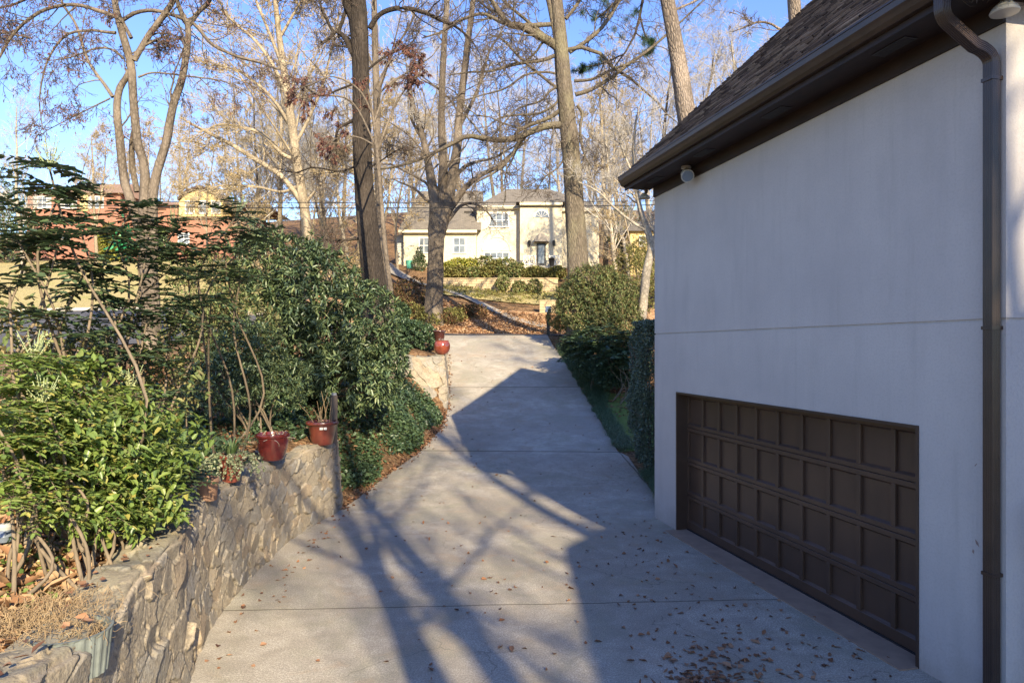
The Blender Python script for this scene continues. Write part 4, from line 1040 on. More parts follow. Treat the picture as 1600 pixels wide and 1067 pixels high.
# dark trunk, centre
hero('tall oak with dark furrowed trunk rising behind the rhododendron', 24,
 [([(590,492),(584,440),(575,370),(569,300),(566,220),(565,150),(563,80),(560,30),(556,-40),(552,-160),(556,-300)], [21,18.5,16.5,15,13.8,13,13,14,12,10,6]),
  ([(562,50),(552,25),(543,5),(535,-30),(520,-100)], [11,9.5,8.5,7,5])],
 [([(578,45),(588,28),(605,17),(635,13),(668,22),(690,33),(712,42),(735,62),(750,85)], [4.2,4,3.8,3.4,3,2.6,2.2,1.6,.8]),
  ([(560,100),(548,78),(538,58),(525,50),(515,60),(500,70)], [5,4.2,3.8,3.6,3,2]), ([(528,52),(536,30),(541,5),(530,-15)], [3,2.8,2.4,1.4]), ([(520,50),(505,20),(495,-10)], [2.4,2,1.2]),
  ([(558,185),(545,192),(530,200),(525,215),(526,243)], [3,2.6,2.4,2,1]), ([(567,372),(545,375),(520,376),(498,374),(480,382)], [2.6,2,1.8,1.4,.8]),
  ([(572,265),(590,255),(612,240),(640,225)], [1.5,1.2,1,.5]), ([(556,130),(530,140),(500,150),(470,130),(450,118)], [1.8,1.6,1.4,1,.6]), ([(574,110),(600,90),(640,70),(655,50)], [2,1.7,1.2,.6]),
  ([(556,260),(530,268),(490,262),(460,270),(430,262)], [1.6,1.5,1.2,1,.6]), ([(560,-60),(600,-90),(660,-60),(720,-20),(770,20)], [6,4,3.5,2.6,1.2]), ([(552,-80),(500,-90),(450,-50),(400,0)], [5,4,3,1.4])],
 M_bark_dark, M_twig, 22, [dict(m=12, lr=.5, ang=55, n=9, wig=.26, up=.0, rr=.4, trunk_m=4, t0=.2), dict(m=6, lr=.5, ang=55, n=7, wig=.28, rr=.5, up=0, lmin=.4), dict(m=5, lr=.55, ang=50, n=5, wig=.25, rr=.6, up=0, lmin=.3)], k=20,
 leaves=dict(n=200, L=.11, W=.03, up=-1.6, mat=M_lf_purp))
# low drooping leaf-bearing branches across the dark trunk (belongs to a smaller tree whose stem stands beside it)
hero('small understorey tree holding clusters of drooping purple brown leaves beside the dark oak trunk', 21,
 [([(611,470),(607,430),(601,380),(596,320),(590,250),(584,190),(575,140)], [4.5,4,3.8,3.2,2.8,2.2,1.6])],
 [([(588,240),(620,160),(650,120),(668,100)], [1.8,1.4,1.2,.6]), ([(583,180),(560,140),(520,120),(480,135),(455,140)], [1.8,1.5,1.3,1,.6]), ([(590,235),(550,160),(500,150),(470,155)], [1.8,1.5,1.2,.6]),
  ([(585,190),(605,140),(640,112),(672,104)], [1.6,1.3,1,.5]), ([(590,230),(560,215),(530,215),(500,240)], [1.5,1.2,1,.5]), ([(580,150),(595,120),(615,90),(640,80)], [1.4,1.1,.9,.5])],
 M_bark_smooth, M_twig, 24, [dict(m=6, lr=.4, ang=45, n=6, wig=.2, up=.0, rr=.5, t0=.35), dict(m=6, lr=.5, ang=45, n=5, wig=.2, rr=.6, up=-.1, lmin=.25)],
 leaves=dict(n=2600, L=.13, W=.036, up=-1.8, mat=M_lf_purp))
# right-of-centre oak
hero('large grey barked oak with mossy outstretched limbs behind the driveway shrubs', 31,
 [([(905,470),(902,400),(899,330),(894,250),(886,180),(879,110),(874,50),(869,0),(862,-80),(858,-220),(866,-330)], [18.5,16,15,14,12.8,11.5,10.5,9.5,8.5,6,3]),
  ([(880,78),(868,50),(862,20),(852,-20),(838,-80)], [6,5,4.5,4,3])],
 [([(884,196),(868,196),(850,198),(825,208),(805,216),(780,219),(755,216),(730,213),(708,224),(680,238),(645,253),(610,262),(585,265)], [6.5,6,5.6,5.2,5,4.6,4.2,3.8,3.3,2.8,2.4,1.8,1]),
  ([(876,172),(858,184),(835,193),(815,202),(800,215)], [3.6,3.3,3,2.6,1.8]), ([(876,80),(860,66),(840,55),(815,42),(795,38),(780,20),(768,0),(760,-20)], [7,6.8,6.5,6,5.5,4.5,3.6,2.4]),
  ([(868,38),(840,40),(810,40),(785,36),(755,22),(720,32),(690,50),(660,60)], [3.8,3.6,3.2,3,2.6,2.2,1.8,1]), ([(872,85),(850,94),(820,98),(792,104),(765,112),(735,113),(700,118)], [3.2,3,2.7,2.4,2,1.6,.8]),
  ([(876,82),(850,55),(820,30),(795,10),(775,-10)], [2.6,2.6,2.4,2,1.4]), ([(876,142),(845,118),(810,88),(785,62),(765,55)], [2.5,2.3,2,1.6,1]), ([(873,116),(850,113),(820,118),(790,138),(750,150),(715,160)], [2,1.9,1.7,1.5,1.1,.6]),
  ([(878,150),(865,165),(840,178),(810,180),(780,185),(755,205)], [2.4,2.2,1.9,1.6,1.3,.7]), ([(878,132),(860,142),(845,158),(810,170),(785,195),(770,212)], [2,1.9,1.6,1.4,1,.6]),
  ([(890,82),(905,72),(925,58),(945,38),(962,12),(978,-15)], [3.4,3.2,3,2.8,2.4,1.8]), ([(884,30),(900,10),(915,-12)], [3,2.6,2]),
  ([(899,148),(920,142),(942,130),(960,118),(985,98),(1005,85),(1030,65),(1060,38),(1105,-5)], [3.6,3.3,3,2.8,2.5,2.2,2,1.6,1]), ([(897,127),(925,124),(950,112),(975,102),(1000,96)], [2.6,2.4,2.1,1.6,.8]),
  ([(902,165),(910,178),(907,198),(908,225),(916,248),(925,262)], [2.6,2.4,2,1.6,1.1,.6]), ([(890,200),(887,235),(872,262),(850,278),(838,300)], [1.8,1.6,1.4,1.1,.6]),
  ([(812,218),(798,245),(775,268),(745,285),(735,300)], [2.6,2.3,2,1.5,.8]), ([(862,-60),(820,-90),(770,-60),(720,-30),(690,0)], [5,4,3,2.4,1.2]), ([(866,-60),(920,-80),(980,-50),(1010,-20)], [5,4,3,1.4])],
 M_bark_moss, M_twig, 31, [dict(m=12, lr=.5, ang=55, n=9, wig=.25, up=.02, rr=.4, trunk_m=3, t0=.15), dict(m=6, lr=.55, ang=55, n=7, wig=.28, rr=.5, up=0, lmin=.5), dict(m=5, lr=.5, ang=50, n=5, wig=.25, rr=.6, up=0, lmin=.35)], k=20)
# forked tree on the far verge
hero('forked pale barked tree on the shrubby bank across the street', 42,
 [([(677,492),(678,460),(680,410),(682,360),(680,318),(672,270),(664,230),(655,195),(645,165),(640,130)], [16,13.5,12.5,12.5,9,6.5,5,4.5,4,2]),
  ([(682,370),(690,310),(692,260),(690,200),(691,130),(694,70),(698,0),(700,-60)], [10,8.5,6.5,5.5,5,4.5,4,3]),
  ([(684,370),(698,320),(705,285),(714,230),(718,180),(725,120),(733,50),(742,-20),(750,-90)], [11,10,8.5,7,6,5.5,4.5,3.8,3])],
 [([(702,330),(715,310),(730,290),(755,272),(775,262),(800,240),(828,215)], [5,4.8,4.2,3.6,3,2.2,1.2]), ([(706,285),(725,262),(748,252),(770,248),(785,240)], [3.6,3,2.4,1.8,1]),
  ([(700,345),(720,322),(740,318),(760,330),(775,352)], [3,2.6,2.2,1.6,.8]), ([(664,225),(645,190),(640,150)], [2.5,2,1]), ([(716,200),(735,165),(750,130),(765,80),(785,50)], [3.4,2.8,2.4,1.8,1])],
 M_bark_mid, M_twig_pale, 41, [dict(m=9, lr=.45, ang=48, n=8, wig=.22, up=.05, rr=.4, trunk_m=9, trunk_t0=.4), dict(m=6, lr=.5, ang=50, n=6, wig=.24, rr=.5, lmin=.5), dict(m=4, lr=.5, ang=50, n=4, wig=.22, rr=.6, lmin=.4)], k=16)
# pine trunks behind the roof
hero('tall pine with pale plated bark leaning behind the garage roof', 27, [([(1150,530),(1105,320),(1085,235),(1072,180),(1062,110),(1052,50),(1043,0),(1034,-60),(1020,-180)], [19,16.5,15.5,14.5,13,11.5,11,10,8])],
 [([(1046,20),(1090,0),(1120,-20)], [2,1.5,.8])], M_bark_pine, M_twig, 51, [dict(m=3, lr=.4, ang=50, n=6, wig=.2), dict(m=3, lr=.5, ang=50, n=5)], 'pine_tree')
hero('second pine trunk seen at the top above the shingle roof', 30, [([(1285,440),(1262,200),(1250,100),(1243,30),(1238,-40),(1232,-140)], [16,12,11,10,9.5,8])],
 [([(1243,35),(1225,48),(1205,38),(1185,35),(1160,44),(1145,50)], [2.4,2,1.8,1.8,1.3,.7])], M_bark_pine, M_twig, 52, [dict(m=7, lr=.6, ang=50, n=7, wig=.2, rr=.5), dict(m=5, lr=.5, ang=50, n=5), dict(m=4, lr=.5, ang=50, n=4)], 'pine_tree')
# slender trees
hero('slender crooked pale tree just left of the garage corner', 30, [([(1002,500),(1006,460),(1011,420),(1018,385),(1010,355),(1000,325),(992,280),(990,230),(995,180)], [7.5,7,6.5,6,5,4,3.4,2.6,1.5])],
 [([(1012,362),(985,345),(955,320),(935,300),(905,285)], [2.4,2.2,1.8,1.3,.7]), ([(992,280),(975,240),(965,200)], [2,1.5,.8]), ([(1000,320),(985,300),(960,280)], [1.8,1.3,.7]), ([(1017,385),(1024,365),(1028,330)], [3,2.5,1.6])],
 M_bark_pale, M_twig_pale, 61, [dict(m=8, lr=.5, ang=45, n=7, wig=.2, trunk_m=8, trunk_t0=.55), dict(m=6, lr=.5, ang=45, n=5, wig=.2, lmin=.4), dict(m=4, lr=.5, ang=45, n=4, lmin=.3)])
hero('slim straight trunk standing close behind the dark oak', 35, [([(606,478),(601,430),(595,340),(590,240),(588,150),(586,60),(584,-20),(580,-120)], [7,6.5,6,5.5,5.5,5,4,3])],
 [([(588,150),(610,90),(640,40),(655,0)], [2.4,2,1.5,.8]), ([(590,240),(560,190),(545,150)], [2,1.5,.8]), ([(589,120),(565,60),(545,0)], [2.2,1.8,1])],
 M_bark_mid, M_twig_pale, 62, [dict(m=8, lr=.5, ang=45, n=7, wig=.2, trunk_m=8, trunk_t0=.4), dict(m=6, lr=.5, ang=45, n=5, wig=.2, lmin=.5), dict(m=5, lr=.5, ang=45, n=4, lmin=.4)])
# golden beech
hero('big beech with tan branches still holding pale golden leaves left of centre', 44,
 [([(486,470),(482,400),(476,330),(466,270),(458,210),(450,150),(441,90),(432,20),(424,-60),(420,-140)], [9,8,7.5,7,6.5,6,5,4,3,2])],
 [([(478,330),(460,300),(435,272),(400,250),(365,228),(335,212),(305,197),(282,184)], [4.5,4.2,4,3.6,3.2,2.6,2,1]), ([(462,250),(440,240),(410,210),(380,200),(340,195),(310,215)], [3.5,3,2.6,2.2,1.6,.8]),
  ([(456,200),(430,160),(400,130),(370,110),(330,100)], [3,2.6,2.2,1.8,1]), ([(450,150),(425,100),(395,60),(360,30),(335,-10)], [3,2.6,2.2,1.6,.8]), ([(460,230),(485,180),(505,130),(520,70),(530,20)], [3,2.6,2.2,1.6,.8]),
  ([(474,320),(500,290),(520,260),(545,240)], [2.4,2,1.5,.8]), ([(444,110),(420,50),(400,0),(385,-60)], [2.8,2.4,2,1]), ([(468,290),(440,300),(400,292),(350,290),(310,300)], [2.4,2.2,1.8,1.4,.8]), ([(437,60),(460,20),(490,-30)], [2.6,2,1])],
 M_bark_tan, M_twig_tan, 71, [dict(m=10, lr=.42, ang=42, n=8, wig=.13, up=.04, rr=.4, trunk_m=16, trunk_t0=.35), dict(m=8, lr=.5, ang=42, n=6, wig=.12, rr=.5, up=.0, lmin=.8, flat=.5), dict(m=6, lr=.5, ang=40, n=4, wig=.12, rr=.6, lmin=.5, flat=.5)],
 leaves=dict(n=26000, L=.085, W=.05, up=-.3, mat=M_lf_tan))

# ------------------------------------------------------------------ background woodland: prototypes copied
def proto(seed, Ht, style, mt, mtw):
    rng = np.random.default_rng(seed)
    pts = [np.array([0, 0, -.6])]; d = np.array([rng.normal(0, .03), rng.normal(0, .03), 1.0]); n = 8
    for i in range(n): d = norm(d+rng.normal(size=3)*np.array([.05, .05, 0])); pts.append(pts[-1]+d*Ht/n)
    r0 = Ht*.0105*rng.uniform(.8, 1.25); rad = list(r0*np.linspace(1.15, .22, n+1))
    polys = [(np.array(pts), rad)]
    if style == 'fork':
        a = pts[2]; q = [a]; dd = norm(np.array([rng.normal(0, 1), rng.normal(0, 1), 5.5]))
        for i in range(6): dd = norm(dd+rng.normal(size=3)*.07+np.array([0, 0, .06])); q.append(q[-1]+dd*Ht*.125)
        polys.append((np.array(q), list(r0*np.linspace(.75, .2, 7))))
    V, F, res = trunk_mesh(polys, 8, 14, seed=seed)
    tm = mesh_np('trunk', V, F, True); tm.materials.append(mt)
    tp = [resample(a, r, 14) for a, r in res]; Pt = np.stack([a for a, _ in tp]); Rt = np.stack([r for _, r in tp])
    ang = 44 if style != 'wide' else 58
    sp = style == 'sparse'
    a, b = sprout(Pt, Rt, 11 if sp else (22 if style != 'fork' else 13), rng, .4 if sp else .22, .98, ang, .42 if style == 'wide' else .38, 8, .12, .07, .42)
    parts = [tubes(a, b, 5)]
    a, b = sprout(a, b, 5 if sp else 7, rng, .2, 1, 38, .46, 6, .12, .06, .5, lmin=.9); parts.append(tubes(a, b, 3))
    a, b = sprout(a, b, 2 if sp else 5, rng, .2, 1, 38, .5, 5, .12, .05, .55, lmin=.6); b = np.maximum(b, .009); parts.append(tubes(a, b, 3))
    if style == 'wide' or style == 'fork' or style == 'tall':
        a2, b2 = sprout(a, b, 3, rng, .2, 1, 38, .6, 4, .12, .05, .7, lmin=.5); b2 = np.maximum(b2, .009); parts.append(tubes(a2, b2, 3))
    V, F = cat(parts); cm = mesh_np('crown', V, F); cm.materials.append(mtw)
    return tm, cm, a
protos = [proto(101, 21, 'tall', M_bark_pale, M_twig_pale), proto(102, 24, 'fork', M_bark_mid, M_twig_pale), proto(103, 19, 'wide', M_bark_tan, M_twig_tan),
          proto(104, 25, 'tall', M_bark_mid, M_twig_pale), proto(105, 17, 'wide', M_bark_pale, M_twig_pale), proto(106, 22, 'fork', M_bark_tan, M_twig_tan), proto(107, 24, 'sparse', M_bark_mid, M_twig)]
lfm = []
for i in (2, 5):
    rg = np.random.default_rng(i); v, f = leaves_on(protos[i][2], 6000, rg, .15, .085, -.3, droop=.3); me = mesh_np('dry_leaves', v, f); me.materials.append(M_lf_tan); lfm.append((i, me))
lfm = dict(lfm)
roots = {}
def place_tree(i, x, y, s, rz, label, group, name='bare_tree', z=None):
    r = empty(name, (x, y, gz(x, y) if z is None else z), rz, label, 'tree', group); r.scale = (s, s, s)
    tm, cm, _ = protos[i]; link('trunk', tm, None, r); link('crown', cm, None, r)
    if i in lfm: link('dry_leaves', lfm[i], None, r)
    return r
rg = np.random.default_rng(5)
G1 = 'bare trees in the wood behind the far houses'
cnt = 0
for row, (y0, nrow) in enumerate(((76, 19), (87, 21), (100, 22), (116, 24))):
    for k in range(nrow):
        x = -70+(k+.5)*(125/nrow)*(y0/86)*1.02+rg.normal(0, 1.2)+5; y = y0+rg.uniform(-3.5, 4.5)
        if row == 0 and (-48 < x < -24): y += 8
        ii = int(rg.choice([0, 1, 3, 4, 0, 1, 3, 4, 3, 1, 2])) if x > -34 else int(rg.choice([0, 1, 3, 4, 2, 5]))
        hs = rg.uniform(.78, 1.12)*(0.82+.12*row)
        if x < -36: hs *= .68
        place_tree(ii, x, y, hs, rg.uniform(0, 6.3), 'bare winter tree in the wood standing behind the far houses', G1)
G2 = 'bare trees between the two far houses'
for (px, Y, i, s) in ((395,58,0,.62),(415,52,3,.60),(440,60,5,.8),(505,56,0,.75),(520,50,2,.62),(535,62,3,.8),(548,54,4,.7),(470,64,1,.8),(425,66,2,.8),(622,62,2,.75),(560,66,5,.85),(508,47,1,.5),(598,52,5,.6)):
    x = (px-CX)/FPX*Y; place_tree(i, x, Y, s, rg.uniform(0, 6.3), 'thin bare tree in the thicket between the brick house and the cream house', G2)
G3 = 'bare trees right of the cream house'
for (px, Y, i, s) in ((962,50,0,.7),(985,56,4,.75),(1040,48,1,.8),(1100,52,3,.8),(1150,47,0,.85),(1210,55,1,.9),(945,70,5,.9),(1000,44,2,.5),(1070,60,4,.9),(925,74,2,.85),(1290,52,3,.8)):
    x = (px-CX)/FPX*Y; place_tree(i, x, Y, s, rg.uniform(0, 6.3), 'bare tree between the cream house and the garage roofline', G3)
for (px, Y, i, s, lab) in ((35,50,0,.62,'slim white barked tree at the far left edge against blue sky'),(150,57,5,.5,'small golden leaved tree before the brown roof of the brick house'),(330,54,2,.58,'low golden leaved tree above the gambrel dormer'),(385,48,2,.5,'spreading golden leaved tree right of the gambrel dormer'),(-60,60,4,.6,'bare tree just cut by the left frame edge')):
    x = (px-CX)/FPX*Y; place_tree(i, x, Y, s, rg.uniform(0, 6.3), lab, None)
# trees behind the camera whose shadows fall across the driveway
G4 = 'tall bare trees behind the viewpoint'
for (x, y, i, s, rz) in ((3.95, -6.2, 6, .72, .3), (5.9, -9.5, 6, .8, 1.4), (11.0, -14, 6, .95, 2.2), (15.5, 4.5, 6, 1.0, 4.0), (18.5, 1, 6, 1.1, 1.0), (20, -8, 1, 1.1, 1.0), (14.5, -22, 6, 1.1, 1.0), (11.5, -19.5, 1, .8, 1.0), (17, -15, 3, .9, 2.0)):
    place_tree(i, x, y, s, rz, 'tall bare tree standing behind the viewpoint', G4)

# ------------------------------------------------------------------ unseen main house block behind the viewpoint, added to shade the lower driveway
mh = empty('main_house_shade_block', (6.35, -3.2, 0), 0, 'unseen two-storey stucco main house block added behind the viewpoint to shade the driveway', 'house')
MB().box(0, 9, -8, 0, -.3, 6.9).build('wall', M_stucco, mh)
MB().prism([(-.5, 6.9), (9.5, 6.9), (4.5, 9.4)], 'y', -8.4, .4).build('roof', M_shingle, mh)
for k in range(3):
    f = MB().box(1.0+k*2.7, 2.3+k*2.7, .002, .06, 4.0, 5.6).build('window', M_white, mh); MB().box(1.1+k*2.7, 2.2+k*2.7, .061, .07, 4.1, 5.5).build('pane', M_glass, f)
# ------------------------------------------------------------------ shrubs and ground cover
M_lf_mah = mat_leaf('mahonia leaf', [(.04, .07, .04), (.06, .10, .05), (.10, .15, .06), (.05, .085, .055), (.15, .19, .07)], .38, .5, .18)  # backlit darkness of the upper whorls is put into this palette
M_lf_mah2 = mat_leaf('sunlit tone young mahonia leaf', [(.08, .14, .04), (.15, .23, .05), (.23, .31, .08), (.10, .17, .06), (.26, .30, .09), (.17, .26, .06), (.42, .36, .10)], .38, .5, .32)  # same species: sunlight on the low plants put into the colour, plus younger leaves
M_lf_rho = mat_leaf('rhododendron leaf', [(.05, .085, .045), (.075, .12, .06), (.13, .18, .085), (.085, .12, .05), (.20, .24, .10)], .35, .5, .15)
M_lf_ivy = mat_leaf('ivy leaf', [(.04, .075, .04), (.06, .105, .05), (.10, .15, .065), (.05, .085, .05)], .4, .45, .15)
M_lf_hedge = mat_leaf('hedge leaf', [(.06, .09, .06), (.09, .13, .085), (.14, .18, .12)], .3, .6, .1)
M_lf_bush = mat_leaf('yellow green bush leaf', [(.11, .16, .06), (.18, .23, .08), (.27, .29, .12), (.27, .19, .09), (.14, .19, .08)], .55, .3, .25)
M_lf_olive = mat_leaf('olive shrub leaf', [(.14, .16, .05), (.22, .22, .07), (.30, .27, .09), (.16, .12, .05)], .6, .3, .3)
M_lf_yel = mat_leaf('yellow green shrub leaf', [(.35, .36, .07), (.45, .42, .09), (.26, .30, .07), (.5, .4, .12)], .6, .3, .35)
M_lf_brown = mat_leaf('reddish brown shrub leaf', [(.16, .08, .045), (.22, .12, .06), (.12, .09, .04), (.14, .14, .05)], .7, .2, .2)
M_lf_var = mat_leaf('pale variegated ivy leaf', [(.20, .24, .14), (.32, .34, .22), (.12, .17, .08), (.38, .38, .28)], .5, .3, .2)
M_lf_strap = mat_leaf('strap leaf', [(.08, .15, .05), (.14, .22, .08), (.22, .28, .12)], .35, .5, .2)
M_grass = mat_leaf('mondo grass blade', [(.07, .12, .06), (.11, .17, .085), (.17, .24, .12)], .4, .5, .1)
M_dead = mat_leaf('fallen oak leaf', [(.20, .10, .05), (.32, .19, .10), (.42, .28, .16), (.26, .13, .07), (.50, .36, .22)], .75, .2, .1)
M_dead2 = mat_leaf('fallen brown leaf', [(.16, .075, .04), (.26, .13, .07), (.34, .20, .12), (.10, .05, .035)], .75, .2, .1)
M_needle = mat_leaf('pine needles', [(.035, .075, .03), (.06, .11, .045)], .5, .3, .15)
M_flower = mat_leaf('pale flower buds', [(.42, .46, .22), (.55, .56, .30), (.34, .40, .18)], .6, .3, .2)
M_flw_st = mat_plain('pale green flower stalk', (.30, .36, .20), (.22, .28, .14), 10, .7, .3, 0)

def shrub(name, label, base, lobes, nc, k, Lg, Wd, mat, rng, up=.1, droop=.2, shape='oval', stems=6, stem_r=.03, cat_='shrub', group=None, inner=.62, tuft=.9, fold=.25, jit=.02, mstem=None):
    """leaves in whorls at twig tips on overlapping lumpy lobes; lobes (x,y,z,rx,ry,rz) in world"""
    base = np.array(base, float); root = empty(name, base, 0, label, cat_, group)
    lb = np.array(lobes, float); vol = lb[:, 3]*lb[:, 4]+lb[:, 4]*lb[:, 5]+lb[:, 3]*lb[:, 5]; li = rng.choice(len(lb), nc, p=vol/vol.sum())
    d = rand_dir(nc, rng, .12); q = rng.uniform(0, 1, nc)**.45*(1-inner)+inner
    # lumpy outline
    q = q*(1+.16*np.sin(d[:, 0]*7+li*2)*np.sin(d[:, 1]*6+1)*np.cos(d[:, 2]*5)+.08*np.sin(d[:, 0]*17+d[:, 2]*13)) + rng.exponential(.035, nc)
    C = lb[li, :3]+d*lb[li, 3:]*q[:, None]
    keep = C[:, 2] > ground(C[:, 0], C[:, 1])+.05; C = C[keep]; d = d[keep]; n = len(C)
    Cc = np.repeat(C, k, 0)+rng.normal(size=(n*k, 3))*jit; dd = np.repeat(d, k, 0)
    D = norm(dd*.55+rand_dir(n*k, rng, up)*tuft); U = norm(dd*.4+np.array([0, 0, 1.0])+rng.normal(size=(n*k, 3))*.3)
    V, F = leaf_geo(Cc, D, U, Lg*rng.uniform(.65, 1.15, n*k), Wd*rng.uniform(.75, 1.15, n*k), fold, droop, shape)
    link('foliage', mesh_np('foliage', V-base, F), mat, root)
    if stems:
        parts = []; b0 = []
        for s in range(stems):
            j = rng.integers(0, len(lb)); tip = lb[j, :3]+rand_dir(1, rng, .4)[0]*lb[j, 3:]*.75; s0 = base+np.array([rng.normal(0, .12), rng.normal(0, .12), -.08])
            mid = (s0+tip)/2+rng.normal(0, .12, 3)*np.linalg.norm(tip-s0)*.5; a, r = resample([s0, mid, tip], [stem_r, stem_r*.7, stem_r*.3], 10); b0.append((a, r))
        P = np.stack([a for a, _ in b0]); Rr = np.stack([r for _, r in b0]); parts.append(tubes(P, Rr, 6))
        a, b = sprout(P, Rr, 7, rng, .3, 1, 45, .45, 6, .2, .1, .6); parts.append(tubes(a, b, 4))
        a, b = sprout(a, b, 5, rng, .3, 1, 45, .5, 5, .2, .1, .6); parts.append(tubes(a, b, 3))
        V, F = cat(parts); link('stems', mesh_np('stems', V-base, F, True), mstem or M_cane, root)
    return root

# --- mahonias
def mahonia(base, whorls, label, rng, bright=0, nl=13, sz=1.0, flowers=(), cane_r=.015):
    base = np.array(base, float); root = empty('mahonia_shrub', base, 0, label, 'shrub', None)
    Cs = []; Ds = []; Us = []; Ls = []; Ws = []; RP = []; canes = []; fl = []; fb = []
    for wi, wpos in enumerate(whorls):
        w_ = np.array(wpos, float); s0 = base+np.array([rng.normal(0, .2), rng.normal(0, .2), -.1])
        h = w_[2]-s0[2]; m1 = s0+(w_-s0)*.35+np.array([rng.normal(0, .11), rng.normal(0, .09), 0])*h; m2 = s0+(w_-s0)*.7+np.array([rng.normal(0, .08), rng.normal(0, .06), .05])*h
        a, r = resample([s0, m1, m2, w_], [cane_r, cane_r*.85, cane_r*.7, cane_r*.55], 14); canes.append((a, r))
        tiers = 2 if wi % 2 == 0 else 1
        for tier in range(tiers):
            wc = w_-np.array([0, 0, .20*tier*sz])
            for k in range(nl-3*tier):
                az = 2*np.pi*(k+rng.uniform(-.3, .3))/(nl-3*tier); el = rng.uniform(-.1, .75 if not bright else .55)-.25*tier; Lr = sz*rng.uniform(.27, .43)
                dr = np.array([math.cos(az)*math.cos(el), math.sin(az)*math.cos(el), math.sin(el)]); npair = 6 if bright else 5
                pts = []; p = wc.copy(); dcur = dr.copy(); st = Lr/npair
                for q in range(npair+1):
                    pts.append(p.copy()); p = p+dcur*st; dcur = norm(dcur+np.array([0, 0, -.14]))
                pts = np.array(pts); RP.append(pts)
                for q in range(1, npair+1):
                    t = norm(pts[q]-pts[q-1]); S = norm(np.cross(t, [0, 0, 1.0])); S = S*math.cos(.25)+np.array([0, 0, -.12])
                    ll = sz*(.088 if bright else .115)*(1-.4*abs(q/npair-.5))*rng.uniform(.85, 1.15)
                    for sg in (-1, 1):
                        Cs.append(pts[q]); Ds.append(norm(S*np.array([sg, sg, 1])+t*.45+rng.normal(size=3)*.1)); Us.append(norm(np.array([0, 0, 1.0])+rng.normal(size=3)*.2)); Ls.append(ll); Ws.append(ll*.56)
                Cs.append(pts[-1]); Ds.append(norm(pts[-1]-pts[-2])); Us.append(np.array([0, 0, 1.0])); Ls.append(sz*.08); Ws.append(sz*.045)
        if wi in flowers:
            for k in range(11):
                az = rng.uniform(0, 6.28); el = rng.uniform(.75, 1.35); Lf = rng.uniform(.18, .32)*sz
                dr = np.array([math.cos(az)*math.cos(el), math.sin(az)*math.cos(el), math.sin(el)]); a = np.array([w_+dr*Lf*t+np.array([0, 0, .03*t*t]) for t in np.linspace(0, 1, 5)]); fl.append(a)
                for q in range(26):
                    t = rng.uniform(.12, 1); c = w_+dr*Lf*t; fb.append(c+rng.normal(0, .004, 3))
    V, F = holly_geo(np.array(Cs), np.array(Ds), np.array(Us), np.array(Ls), np.array(Ws))
    link('foliage', mesh_np('foliage', V-base, F), M_lf_mah2 if bright else M_lf_mah, root)
    P = np.stack([a for a, _ in canes]); Rr = np.stack([r for _, r in canes]); rp = np.stack(RP)
    V, F = cat([tubes(P, Rr*(1+.15*rng.random(Rr.shape)), 8), tubes(rp, np.full(rp.shape[:2], .0022), 3)]); link('canes', mesh_np('canes', V-base, F, True), M_cane, root)
    if fl:
        fp = np.stack(fl); V, F = tubes(fp, np.full(fp.shape[:2], .0035), 4); o = link('flower_spikes', mesh_np('flower_spikes', V-base, F), M_flw_st, root)
        fb = np.array(fb); D = rand_dir(len(fb), rng, .5); V, F = leaf_geo(fb, D, rand_dir(len(fb), rng), np.full(len(fb), .016), np.full(len(fb), .009)); link('buds', mesh_np('buds', V-base, F), M_flower, o)
    return root
rm = np.random.default_rng(77)
def W(*q): return [PX(*t) for t in q]
def GB(px, py, Y): p = PX(px, py, Y); return (p[0], p[1], gz(p[0], p[1]))
mahonia(GB(120, 700, 6.3), W((78,266,6.5),(92,305,6.55),(55,345,6.3),(122,345,6.7),(90,385,6.2),(30,380,6.0),(140,412,6.7)), 'tallest mahonia, dark spiky leaves against the brick house at far left', rm, 0, 10, 1.08, (0,))
mahonia(GB(150, 690, 7.0), W((205,330,7.4),(180,372,7.2),(160,430,6.9),(215,408,7.4),(235,350,7.7)), 'dark mahonia in front of the multi-stemmed trunk', rm, 0, 9, .98)
mahonia(GB(215, 690, 7.6), W((272,362,7.9),(290,405,8.0),(255,430,7.6),(310,440,8.0),(275,480,7.6)), 'mahonia with curved cane leaning before the gambrel dormer', rm, 0, 9, .98, (0,))
mahonia(GB(318, 650, 9.4), W((368,340,8.4),(395,372,8.7),(350,392,8.3),(375,440,8.4),(330,470,8.1)), 'mahonia with upright flower stalks left of the rhododendron top', rm, 0, 10, 1.0, (0, 1))
mahonia(GB(80, 690, 5.7), W((15,450,5.7),(75,500,6.0),(130,530,6.2)), 'shaded mahonia at the left edge over the street view', rm, 0, 8, .9)
mahonia(GB(190, 670, 7.2), W((190,478,7.1),(230,500,7.2),(165,520,6.8),(215,560,7.0),(260,545,7.4),(150,580,6.4)), 'mid height mahonia in the middle of the left thicket', rm, 0, 9, .9)
mahonia(GB(60, 730, 5.2), W((52,565,5.4),(12,560,5.1),(85,600,5.5),(30,610,5.1)), 'mahonia with pale yellow flower spikes at left edge', rm, 1, 12, .8, (0,))
mahonia(GB(75, 740, 5.0), W((68,632,5.1),(25,655,4.9),(105,670,5.3),(5,690,4.7),(60,700,4.9)), 'low mahonia with a big pale flower cluster near the bare twigs', rm, 1, 13, .75, (0,), .014)
mahonia(GB(140, 770, 5.4), W((150,655,5.7),(130,715,5.4),(175,725,5.6),(105,745,5.1),(150,775,5.3),(125,800,5.3),(180,790,5.6),(90,690,5.2),(160,690,5.5)), 'bright yellow green mahonia above the leaf litter', rm, 1, 13, .7, (), .013)
